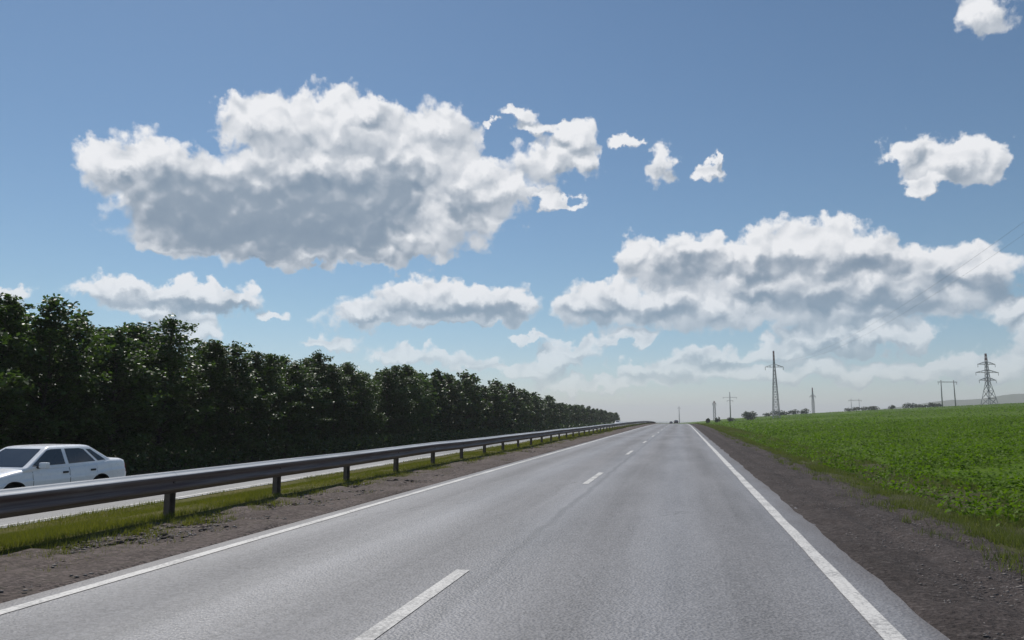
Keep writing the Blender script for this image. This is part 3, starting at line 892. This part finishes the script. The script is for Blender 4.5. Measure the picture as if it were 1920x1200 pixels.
# ------------------------------------------------------------------ leaves, blades, stones
def leaf_quads(c, size, up=0.0, asp=0.62):
    """diamond leaves at centres c (n,3); up pulls their normals to the zenith"""
    n = len(c)
    nrm = rng.normal(size=(n, 3)); nrm[:, 2] = np.abs(nrm[:, 2]) + up
    nrm /= np.linalg.norm(nrm, axis=1)[:, None]
    t = rng.normal(size=(n, 3)); t -= nrm * (t * nrm).sum(1)[:, None]
    t /= np.linalg.norm(t, axis=1)[:, None]
    b = np.cross(nrm, t)
    s = size[:, None]
    v = np.stack([c - t * s * 0.5, c + b * s * 0.5 * asp - t * s * 0.05, c + t * s * 0.5, c - b * s * 0.5 * asp - t * s * 0.05], 1)
    return v.reshape(-1, 3), np.arange(4 * n).reshape(n, 4)
def blades(x, y, z, h, w, lean=0.9):
    n = len(x)
    a = rng.uniform(0, 2 * np.pi, n); l = rng.uniform(0, lean, n) * h
    d = rng.uniform(0, 2 * np.pi, n)
    bx, by = np.cos(a) * w / 2, np.sin(a) * w / 2
    p0 = np.stack([x - bx, y - by, z - 0.02], 1); p1 = np.stack([x + bx, y + by, z - 0.02], 1)
    p2 = np.stack([x + np.cos(d) * l, y + np.sin(d) * l, z + h], 1)
    return np.stack([p0, p1, p2], 1).reshape(-1, 3), np.arange(3 * n).reshape(n, 3)
def sample_y(n, y0, y1, k=1.0):
    """more points near the camera: density falls with distance"""
    u = rng.random(n)
    return y0 * (y1 / y0) ** u if k == 1 else (y0 ** (1 - k) + u * (y1 ** (1 - k) - y0 ** (1 - k))) ** (1 / (1 - k))
def stones(name, n, x0, x1, y0, y1, smin, smax, mat, pw=1.0, bias=None):
    y = sample_y(n, y0, y1); xr = x0 + (x1 - x0) * rng.random(n)
    if bias is not None: xr = x0 + (x1 - x0) * rng.beta(*bias, size=n)
    keep = fbm(xr * 1.1, y * 0.6, 71, 3) > 0.36
    y, xr = y[keep], xr[keep]; n = len(y)
    x = xr + shift(y)
    s = smin * (smax / smin) ** (rng.random(n) ** 2.2)
    z = ground_z(x, y) + 0.02
    base = np.array([(1, 0, 0), (0.3, 0.95, 0), (-0.8, 0.6, 0), (-0.8, -0.6, 0), (0.3, -0.95, 0), (0.1, 0.1, 0.8), (0, 0, -0.5)])
    f = []
    for i in range(5):
        f += [(i, (i + 1) % 5, 5), ((i + 1) % 5, i, 6)]
    f = np.array(f)
    V = base[None] * (1 + rng.normal(0, 0.18, (n, 7, 3)))
    a = rng.uniform(0, 2 * np.pi, n); ca, sa = np.cos(a)[:, None], np.sin(a)[:, None]
    vx = (V[:, :, 0] * ca - V[:, :, 1] * sa * 0.7) * s[:, None] + x[:, None]
    vy = (V[:, :, 0] * sa + V[:, :, 1] * ca * 0.7) * s[:, None] + y[:, None]
    vz = V[:, :, 2] * s[:, None] * 0.5 + z[:, None]
    F = (f[None] + (np.arange(n) * 7)[:, None, None]).reshape(-1, 3)
    return mesh_np(name, np.stack([vx, vy, vz], -1).reshape(-1, 3), F, mat)
tag(stones('gravel', 9000, 2.15, 4.5, 3.5, 70, 0.006, 0.028, M['stone_dark']), 'loose dark gravel strewn over the right shoulder', 'gravel', kind='stuff')
tag(stones('clods', 1500, -8.05, -6.5, 3.5, 60, 0.03, 0.10, M['soil_l'], bias=(1.1, 2.2)), 'lumps of dry brown soil along the turf edge', 'soil clods', kind='stuff')
tag(stones('gravel', 11000, -8.0, -6.05, 3.5, 60, 0.008, 0.045, M['stone'], bias=(1.2, 1.7)), 'loose pale gravel and clods beside the left edge line', 'gravel', kind='stuff')

# median grass
def grass_strip(name, n, x0, x1, y0, y1, h0, h1, mat, clump, seed, w=0.012, edge=0.0):
    y = sample_y(n, y0, y1); xr = x0 + (x1 - x0) * rng.random(n)
    c = fbm(xr * clump, y * clump * 0.6, seed, 4)
    keep = rng.random(n) < np.clip((c - 0.30) * 4, 0.06, 1)
    if edge:
        lo = x0 + edge * fbm(y * 0.8, y * 0 + 1.5, seed + 9, 4); keep &= xr > lo if edge > 0 else xr < x1 + edge * fbm(y * 0.8, y * 0 + 1.5, seed + 9, 4)
    y, xr, c = y[keep], xr[keep], c[keep]
    x = xr + shift(y)
    grow = 1 + np.clip(y - 25, 0, 200) / 60
    h = (h0 + (h1 - h0) * np.clip((c - 0.3) * 2, 0, 1)) * rng.uniform(0.6, 1.25, len(y)) * grow ** 0.5
    V, F = blades(x, y, ground_z(x, y) + 0.01 + (0.075 * np.clip((xr + 12.0) / 4.2, 0, 1) * (xr > -12.2) * (xr < -7.9)), h, w * grow * rng.uniform(0.7, 1.4, len(y)))
    return mesh_np(name, V, F, mat)
tag(grass_strip('grass', 230000, -12.05, -7.75, 4.0, 210, 0.035, 0.105, M['blade_median'], 0.7, 81, 0.010), 'short olive grass covering the median under the guardrail', 'grass', kind='stuff')
tag(grass_strip('grass', 7000, -8.4, -6.5, 4.0, 90, 0.025, 0.07, M['blade_median'], 1.6, 83, 0.009), 'sparse tufts of grass in the gravel by the guardrail', 'grass', kind='stuff')
tag(grass_strip('grass', 130000, 3.9, 7.4, 5.0, 220, 0.05, 0.17, M['blade_verge'], 0.9, 87, 0.012, edge=0.5), 'pale green grass on the verge between gravel and crop', 'grass', kind='stuff')

def tufts(name, n, x0, x1, y0, y1, mat, h, label, bias):
    y = sample_y(n, y0, y1); xr = x0 + (x1 - x0) * rng.beta(*bias, size=n); m = 34
    x = xr + shift(y); r = rng.uniform(0.04, 0.16, n)
    X = np.repeat(x, m) + rng.normal(0, 1, n * m) * np.repeat(r, m); Y = np.repeat(y, m) + rng.normal(0, 1, n * m) * np.repeat(r, m)
    H = np.repeat(h * rng.uniform(0.5, 1.4, n), m) * rng.uniform(0.5, 1.2, n * m)
    V, F = blades(X, Y, ground_z(X, Y) + 0.02, H, 0.010 * (1 + np.clip(Y - 20, 0, 100) / 50))
    tag(mesh_np(name, V, F, mat), label, 'grass', kind='stuff')
tufts('grass', 900, 3.3, 5.2, 5, 90, M['blade_verge'], 0.12, 'straggling grass tufts at the ragged edge of the right verge', (2.5, 1.6))
tufts('grass', 700, -8.3, -7.0, 4.5, 90, M['blade_median'], 0.09, 'straggling grass tufts at the ragged edge of the median', (1.4, 2.4))
# verge weeds and crop
def crop():
    allv, allf, k = [], [], 0
    def add(v, f):
        nonlocal k
        allv.append(v); allf.append(f + k); k += len(v)
    # near plants: rosettes of broad leaves
    n = 42000
    y = sample_y(n, 9.0, 100.0, 0.45)
    xr = 6.6 + rng.random(n) * (0.60 * y + 4.0)
    d = fbm(xr * 0.35, y * 0.35, 91, 4)
    keep = (rng.random(n) < np.clip((d - 0.27) * 4.5, 0.10, 1)) & (xr > 6.7 + 1.4 * fbm(y * 0.5, y * 0, 93, 4))
    y, xr, d = y[keep], xr[keep], d[keep]
    x = xr + shift(y); z = ground_z(x, y) + 0.05
    hh = 0.10 + 0.40 * np.clip((d - 0.28) * 2.4, 0, 1) ** 1.3
    m = 7
    c = np.stack([np.repeat(x, m), np.repeat(y, m), np.repeat(z, m)], 1)
    H = np.repeat(hh, m)
    c += np.stack([rng.normal(0, 0.11, len(c)), rng.normal(0, 0.11, len(c)), rng.random(len(c)) * H], 1)
    s = rng.uniform(0.065, 0.145, len(c)) * (1 + np.clip(c[:, 1] - 35, 0, 100) / 90)
    add(*leaf_quads(c, s, 1.5, 0.75))
    # farther plants: bigger tufts seen edge on
    n = 80000
    y = sample_y(n, 80.0, 420.0, 0.9)
    xr = 7.0 + rng.random(n) * (0.60 * y)
    x = xr + shift(y)
    d = fbm(xr * 0.08, y * 0.05, 97, 4)
    keep = rng.random(n) < np.clip((d - 0.25) * 3, 0.1, 1)
    x, y = x[keep], y[keep]
    c = np.stack([x, y, ground_z(x, y) + 0.10 + rng.random(len(x)) * 0.22], 1)
    add(*leaf_quads(c, rng.uniform(0.18, 0.36, len(c)) * (1 + (y - 80) / 400), 1.6, 0.8))
    o = mesh_np('crop', np.concatenate(allv), np.concatenate(allf), M['leaf_crop'])
    return tag(o, 'bright green leafy crop covering the field on the right', 'crop', kind='stuff')
crop()
def weeds():
    n = 900
    y = sample_y(n, 7.0, 80.0); xr = 4.7 + 2.6 * rng.random(n)
    keep = (fbm(xr * 0.8, y * 0.4, 101, 4) > 0.47)
    y, xr = y[keep], xr[keep]
    x = xr + shift(y); m = 26
    c = np.stack([np.repeat(x, m), np.repeat(y, m), np.repeat(ground_z(x, y), m)], 1)
    r = np.repeat(rng.uniform(0.08, 0.28, len(x)), m)
    c += np.stack([rng.normal(0, 1, len(c)) * r, rng.normal(0, 1, len(c)) * r, 0.03 + rng.random(len(c)) * r * 1.5], 1)
    v, f = leaf_quads(c, rng.uniform(0.05, 0.12, len(c)), 0.6, 0.6)
    tag(mesh_np('weeds', v, f, M['leaf_crop']), 'leafy green weeds along the edge of the crop', 'weeds', kind='stuff')
weeds()

# ------------------------------------------------------------------ trees of the shelterbelt
def tree_proto(h, seed, nleaf, lsize):
    rs = np.random.default_rng(seed)
    bm = bmesh.new()
    wob = rs.normal(0, 0.05, (9, 2)).cumsum(0)
    tp = [(wob[i, 0], wob[i, 1], -0.15 + (h * 0.97 + 0.15) * i / 8) for i in range(9)]
    bm_tube(bm, tp, [0.085 * (1 - 0.92 * i / 8) + 0.006 for i in range(9)], 7)
    prof = ([0, 0.06, 0.25, 0.5, 0.72, 0.88, 1.0], [0.9, 1.6, 2.15, 2.05, 1.55, 0.90, 0.20])
    cs = []; wt = []
    nb = 46
    for i in range(nb):
        t = 0.05 + 0.93 * (i + rs.random() * 0.8) / nb
        a = i * 2.399 + rs.normal(0, 0.3)
        ln = np.interp(t, *prof) * rs.uniform(0.55, 1.3) * (h / 8.0) ** 0.5
        p0 = np.array([np.interp(t * h, [q[2] for q in tp], [q[0] for q in tp]), np.interp(t * h, [q[2] for q in tp], [q[1] for q in tp]), t * h * 0.95])
        rise = rs.uniform(0.2, 0.8) + (0.5 * t if t < 0.6 else 0.4 + 1.7 * (t - 0.6))
        d = np.array([math.cos(a), math.sin(a), rise]); d /= np.linalg.norm(d)
        p1 = p0 + d * ln * 0.55; p2 = p0 + d * ln + np.array([0, 0, 0.12 * ln])
        bm_tube(bm, [p0, p1, p2], [0.022 + 0.02 * (1 - t), 0.014, 0.004], 4)
        k = max(1.0, ln) * (1.15 if t < 0.8 else 0.8)
        for j in range(6):
            u = 0.30 + 0.72 * (j + rs.random()) / 6
            cs.append(p0 + (p2 - p0) * u + rs.normal(0, 0.10, 3)); wt.append(k * (0.7 + rs.random()))
    for j in range(12):                                    # leading shoots
        cs.append(np.array([tp[-1][0], tp[-1][1], h * (0.80 + 0.19 * j / 12)]) + rs.normal(0, 0.08 + 0.02 * (12 - j), 3)); wt.append(0.5)
    cs = np.array(cs); wt = np.array(wt); wt /= wt.sum()
    idx = rs.choice(len(cs), nleaf, p=wt)
    rad = np.where(cs[idx, 2] > h * 0.84, 0.12, 0.165)
    c = cs[idx] + rs.normal(0, 1, (nleaf, 3)) * rad[:, None] * np.array([1.15, 1.15, 0.6])
    c[:, 2] = np.maximum(c[:, 2], 0.12)
    v, f = leaf_quads(c, rs.uniform(0.7, 1.4, nleaf) * lsize, 0.6, 0.68)
    root = bpy.data.objects.new('roadside_tree', None); root.empty_display_size = 0.3; COL.objects.link(root)
    mesh_bm('trunk', bm, M['bark'], root, True)
    mesh_np('crown', v, f, M['leaf_tree'], root)
    return root
near_p = [tree_proto(8.0, 500 + i, 8200, 0.175) for i in range(5)]
far_p = [tree_proto(8.0, 600 + i, 2600, 0.31) for i in range(5)]
used = set()
HY = ([10, 28, 36, 44, 56, 70, 86, 105, 125, 157, 220, 300, 420], [7.7, 7.7, 7.5, 6.9, 6.7, 7.3, 7.9, 7.5, 6.8, 6.0, 5.6, 5.6, 5.6])
def plant_tree(xr, y, near, label, group):
    pl = near_p if near else far_p
    i = int(rng.integers(len(pl))); src = pl[i]
    if (near, i) not in used:
        o = src; used.add((near, i))
    else:
        o = copy_tree(src)
    x = xr + shift(y).item()
    s = np.interp(y, *HY) / 8.0 * rng.uniform(0.86, 1.06)
    o.location = (x, y, ground_z(x, y).item() - 0.02)
    o.scale = (s * rng.uniform(0.9, 1.4), s * rng.uniform(0.9, 1.4), s)
    o.rotation_euler = (rng.normal(0, 0.03), rng.normal(0, 0.03), rng.uniform(0, 6.28))
    tag(o, label, 'tree', group)
for row, (xr, dl) in enumerate(((-25.4, 'dark green leafy tree in the front row of the shelterbelt beyond the road'), (-28.2, 'dark green leafy tree in the second row of the shelterbelt, showing above the front row'), (-31.2, 'tall leafy tree in the back row of the shelterbelt, only its top showing'))):
    y = 12.0 + row * 0.9
    while y < 340:
        near = y < 70
        plant_tree(xr + rng.normal(0, 0.35), y, near, dl, ('front row of shelterbelt trees', 'second row of shelterbelt trees', 'back row of shelterbelt trees')[row])
        y += (2.35 if near else 2.7 + (y - 70) * 0.010) * rng.uniform(0.65, 1.3) * (1 + 0.12 * row)
def undergrowth():
    n = 52000
    y = sample_y(n, 9, 330, 0.7); xr = -24.9 + rng.normal(0, 0.8, n)
    t = 0.3 + 1.5 * fbm(y * 0.5, xr * 0.5, 111, 4)
    x = xr + shift(y)
    c = np.stack([x, y, ground_z(x, y) + 0.05 + rng.random(n) * t], 1)
    v, f = leaf_quads(c, rng.uniform(0.12, 0.24, n) * (1 + y / 200), 0.4, 0.6)
    tag(mesh_np('undergrowth', v, f, M['leaf_tree']), 'dark bushes and weeds filling the foot of the tree row', 'undergrowth', kind='stuff')
undergrowth()

# ------------------------------------------------------------------ power line supports in the distance
M['steel'] = simple('galvanised_lattice', (0.26, 0.26, 0.275), 0.6, 0.3, 0.2, 1.0)
M['steel_red'] = simple('faded_red_steel', (0.28, 0.16, 0.15), 0.7, 0.1, 0.2, 1.0)
M['concrete'] = simple('pole_concrete', (0.28, 0.275, 0.27), 0.9, 0.0, 0.25, 1.5)
M['insul'] = simple('insulator_glass', (0.12, 0.14, 0.13), 0.3)
def lattice_mast(name, root, levels, bar, mat):
    """square lattice between (z, half width) levels"""
    bm = bmesh.new()
    for (z0, w0), (z1, w1) in zip(levels, levels[1:]):
        n = max(1, int(round((z1 - z0) / max(1.6, (w0 + w1)))))
        for i in range(n):
            a, b = z0 + (z1 - z0) * i / n, z0 + (z1 - z0) * (i + 1) / n
            wa, wb = w0 + (w1 - w0) * i / n, w0 + (w1 - w0) * (i + 1) / n
            ca = [(-wa, -wa, a), (wa, -wa, a), (wa, wa, a), (-wa, wa, a)]
            cb = [(-wb, -wb, b), (wb, -wb, b), (wb, wb, b), (-wb, wb, b)]
            for k in range(4):
                j = (k + 1) % 4
                bm_bar(bm, ca[k], cb[k], bar * 1.5)
                bm_bar(bm, ca[k], cb[j], bar); bm_bar(bm, ca[j], cb[k], bar)
                bm_bar(bm, cb[k], cb[j], bar)
    return mesh_bm(name, bm, mat, root)
def lattice_arm(root, z, l, w, bar, ins=1.3):
    for s in (-1, 1):
        bm = bmesh.new()
        for dy in (-w, w):
            bm_bar(bm, (s * w, dy, z), (s * l, 0, z), bar); bm_bar(bm, (s * w, dy, z + 1.1), (s * l, 0, z), bar)
            for t in (0.33, 0.66):
                bm_bar(bm, (s * (w + (l - w) * t), dy * (1 - t), z), (s * (w + (l - w) * t), dy * (1 - t), z + 1.1 * (1 - t)), bar * 0.8)
        arm = mesh_bm('cross_arm', bm, M['steel'], root)
        bm = bmesh.new()
        bm_tube(bm, [(s * l * 0.97, 0, z), (s * l * 0.97, 0, z - ins)], 0.09, 6)
        mesh_bm('insulator', bm, M['insul'], arm)
def stand(name, x, y, rz, label, cat='pylon'):
    return tag(empty(name, (x, y, ground_z(x, y).item()), rz), label, cat)
def tower(x, y, h, rz, label, arms, base, waist=0.42, bar=0.16, wz=0.5):
    r = stand('pylon', x, y, rz, label)
    lattice_mast('tower_body', r, [(-0.4, base), (h * wz, 0.75), (h * 0.85, waist)], bar, M['steel'])
    lattice_mast('tower_peak', r, [(h * 0.85, waist), (h, 0.22)], bar, M['steel_red'])
    for z, l in arms: lattice_arm(r, h * z, l, 0.6, bar * 1.1)
    return r
def portal(x, y, h, half, rz, label, bar_z=0.88, over=2.0, rad=0.2, cross=False):
    r = stand('portal_pole', x, y, rz, label, 'pole')
    for s in (-1, 1):
        bm = bmesh.new(); bm_tube(bm, [(s * half, 0, -0.6), (s * half * 0.98, 0, h * 0.5), (s * half * 0.96, 0, h)], [rad, rad * 0.85, rad * 0.65], 8)
        mesh_bm('post', bm, M['concrete'], r, True)
        bm = bmesh.new(); bm_tube(bm, [(s * (half + over * 0.8), 0, h * bar_z), (s * (half + over * 0.8), 0, h * bar_z - 1.2)], 0.08, 6)
        mesh_bm('insulator', bm, M['insul'], r)
    bm = bmesh.new()
    bm_bar(bm, (-half - over, 0, h * bar_z), (half + over, 0, h * bar_z), 0.22)
    mesh_bm('cross_arm', bm, M['concrete'], r)
    if cross:
        bm = bmesh.new()
        bm_bar(bm, (-half, 0.16, h * 0.2), (half * 0.96, 0.16, h * 0.8), 0.14); bm_bar(bm, (half, -0.16, h * 0.2), (-half * 0.96, -0.16, h * 0.8), 0.14)
        mesh_bm('brace', bm, M['concrete'], r)
    return r
def pole(x, y, h, rz, label, arms, rad=0.24, lean=0.0):
    r = stand('power_pole', x, y, rz, label, 'pole')
    r.rotation_euler = (0, lean, rz)
    bm = bmesh.new(); bm_tube(bm, [(0, 0, -0.6), (0, 0, h * 0.5), (0, 0, h)], [rad, rad * 0.85, rad * 0.6], 8)
    mesh_bm('mast', bm, M['concrete'], r, True)
    for z, l in arms:
        bm = bmesh.new(); bm_bar(bm, (-l, 0, h * z), (l, 0, h * z), 0.16)
        a = mesh_bm('cross_arm', bm, M['steel'], r)
        for s in (-1, 1):
            bm = bmesh.new(); bm_tube(bm, [(s * l * 0.93, 0, h * z), (s * l * 0.93, 0, h * z - 1.0)], 0.09, 6)
            mesh_bm('insulator', bm, M['insul'], a)
    return r
tower(38.8, 332.7, 28.5, 0.1, 'tallest lattice pylon with a single cross arm, right of the road', [(0.76, 3.8)], 1.35, 0.26, 0.09, 0.5)
tower(98.5, 612.1, 22.0, 0.3, 'thin faint mast right of the tallest pylon', [(0.70, 2.4)], 0.75, 0.3, 0.10)
portal(131.5, 626.3, 13.8, 3.2, 0.25, 'small faint portal of two poles with one crossbar on the field horizon', 0.9, 2.0, 0.22)
portal(123.8, 393.0, 12.6, 3.3, 0.3, 'pair of tall bare poles left of the three armed pylon', 0.93, 1.6, 0.30)
tower(131.8, 367.1, 22.6, 0.35, 'three armed lattice pylon at the far right', [(0.79, 4.3), (0.63, 5.6), (0.48, 4.2)], 2.4, 0.36, 0.125, 0.42)
tower(21.5, 519.6, 13.3, 0.0, 'short dark lattice mast close to the road beyond the crest', [(0.85, 1.2)], 0.7, 0.5, 0.13)
pole(34.1, 559.0, 19.2, 0.1, 'slender pole with a wide crossbar between the short mast and the tallest pylon', [(0.80, 5.0), (0.68, 2.2)], 0.42)
pole(-2.4, 800.0, 17.0, 0.0, 'very faint pole standing over the vanishing point of the road', [(0.9, 1.5)], 0.45)
# conductors of the near line, from the tallest pylon towards a support off to the right
M['wire'] = simple('conductor', (0.05, 0.05, 0.055), 0.5, 0.4)
for k, (a, b, sag, lab) in enumerate((((35.9, 332.7, 24.2), (41.0, 45.0, 29.5), 7.0, 'lower faint power wire crossing the sky at the right edge'),
                                     ((42.5, 332.7, 24.2), (47.5, 45.0, 33.5), 7.0, 'upper faint power wire crossing the sky at the right edge'))):
    a = Vector(a); b = Vector(b)
    pts = []
    for i in range(41):
        t = i / 40; p = a.lerp(b, t); p.z -= sag * 4 * t * (1 - t); pts.append(p)
    bm = bmesh.new(); bm_tube(bm, pts, 0.011, 5)
    tag(mesh_bm('power_wire', bm, M['wire']), lab, 'wire', 'power wires')

# ------------------------------------------------------------------ far bushes, tree belts and hills
def leaf_mass(c, size, name, mat, parent=None):
    v, f = leaf_quads(c, size, 0.3, 0.8)
    return mesh_np(name, v, f, mat, parent)
def ellip(n, cx, cy_, cz, rx, ry, rz_):
    d = rng.normal(size=(n, 3)); d /= np.linalg.norm(d, axis=1)[:, None]
    r = rng.random(n)[:, None] ** 0.45
    return np.array([cx, cy_, cz]) + d * r * np.array([rx, ry, rz_])
def bush(x, y, w, h, label, n=900):
    gz = ground_z(x, y).item()
    r = tag(empty('bush', (x, y, gz)), label, 'bush')
    cs = [ellip(n // 5, rng.uniform(-w * 0.32, w * 0.32), rng.uniform(-w * 0.3, w * 0.3), h * rng.uniform(0.35, 0.62), w * rng.uniform(0.2, 0.34), w * 0.3, h * rng.uniform(0.3, 0.42)) for _ in range(6)]
    c = np.concatenate(cs); c[:, 2] = np.maximum(c[:, 2], 0.05)
    leaf_mass(c, rng.uniform(0.25, 0.6, len(c)), 'crown', M['leaf_far'], r)
    bm = bmesh.new()
    for _ in range(4):
        bm_tube(bm, [(rng.uniform(-0.3, 0.3), rng.uniform(-0.3, 0.3), -0.2), (rng.uniform(-w * 0.2, w * 0.2), rng.uniform(-0.5, 0.5), h * 0.6)], [0.08, 0.03], 5)
    mesh_bm('trunk', bm, M['bark'], r)
def belt(x0, y0, x1, y1, h, n, label):
    cs = []
    L = math.hypot(x1 - x0, y1 - y0); m = max(4, int(L / 3.2))
    for i in range(m):
        t = (i + rng.uniform(0.2, 0.8)) / m
        x, y = x0 + (x1 - x0) * t, y0 + (y1 - y0) * t
        gz = ground_z(x, y).item(); hh = h * rng.uniform(0.6, 1.05)
        cs.append(ellip(n, x, y, gz + hh * 0.5, 2.6, 2.6, hh * 0.52))
    c = np.concatenate(cs)
    c[:, 2] = np.maximum(c[:, 2], ground_z(c[:, 0], c[:, 1]) + 0.1)
    tag(leaf_mass(c, rng.uniform(0.4, 0.9, len(c)), 'tree_belt', M['leaf_far']), label, 'tree belt', kind='stuff')
bush(27.9, 338.9, 7.6, 4.6, 'round dark bush left of the tallest pylon', 1500)
bush(9.8, 297.0, 1.8, 2.3, 'small dark bush at the roadside near the crest', 300)
bush(13.4, 300.0, 2.2, 2.5, 'small dark bush just right of another, near the crest', 300)
bush(20.5, 335.0, 3.5, 2.2, 'low bush left of the round dark bush', 400)
bush(108.5, 430.0, 4.0, 2.6, 'small round bush alone on the field horizon', 500)
belt(44.0, 425.0, 68.0, 436.0, 3.2, 160, 'dark tree belt on the horizon behind the tallest pylon')
belt(88.0, 440.0, 104.0, 440.0, 2.4, 160, 'low dark hedge on the field horizon under the small portal')
belt(113.5, 428.0, 131.0, 424.0, 3.0, 200, 'dark tree belt on the field horizon left of the pair of poles')
def hill(name, pts, depth, y_off=0):
    """ridge through (x, y, top height) points, sloping down to the ground both ways"""
    P_ = np.array(pts, float)
    xs = np.linspace(P_[0, 0], P_[-1, 0], 70)
    ysr = np.interp(xs, P_[:, 0], P_[:, 1]); hs = np.interp(xs, P_[:, 0], P_[:, 2])
    hs = hs + (fbm(xs * 0.006, xs * 0, 121, 4) - 0.5) * 0.25 * hs
    us = np.linspace(-1, 1, 22)
    X = np.repeat(xs[:, None], 22, 1); Y = ysr[:, None] + us[None] * depth
    prof = (0.5 + 0.5 * np.cos(us * np.pi))[None]
    Z = -52.0 + (hs[:, None] + 52.0) * prof * (0.9 + 0.2 * fbm(X * 0.004, Y * 0.004, 131, 4))
    V = np.stack([X, Y, Z], -1).reshape(-1, 3)
    i = (np.arange(69)[:, None] * 22 + np.arange(21)[None]).ravel()
    return tag(mesh_np(name, V, np.stack([i, i + 22, i + 23, i + 1], 1), M['land'], None, True), kind='structure')
hill('hill', [(250, 2600, 2), (377, 2600, 12), (475, 2600, 16), (603, 2600, 22), (697, 2600, 31), (759, 2600, 40), (806, 2600, 50), (881, 2600, 53), (957, 2600, 64), (1030, 2600, 66), (1146, 2600, 66), (1423, 2600, 56), (2200, 2600, 20)], 900)
# ------------------------------------------------------------------ air
hm = bpy.data.materials.new('summer_haze'); hm.use_nodes = True
hg = G(hm.node_tree)
ho = hg.n('ShaderNodeOutputMaterial'); hv = hg.n('ShaderNodeVolumePrincipled')
hv.inputs['Color'].default_value = (0.96, 0.98, 1.0, 1)
hv.inputs['Density'].default_value = 0.00028
hv.inputs['Anisotropy'].default_value = 0.2
hg.t.links.new(hv.outputs[0], ho.inputs['Volume'])
bm = bmesh.new(); bm_box(bm, 0, 3300, 14, 12400, 7800, 140)
tag(mesh_bm('haze', bm, hm), 'thin pale summer haze in the air', 'haze', kind='stuff')
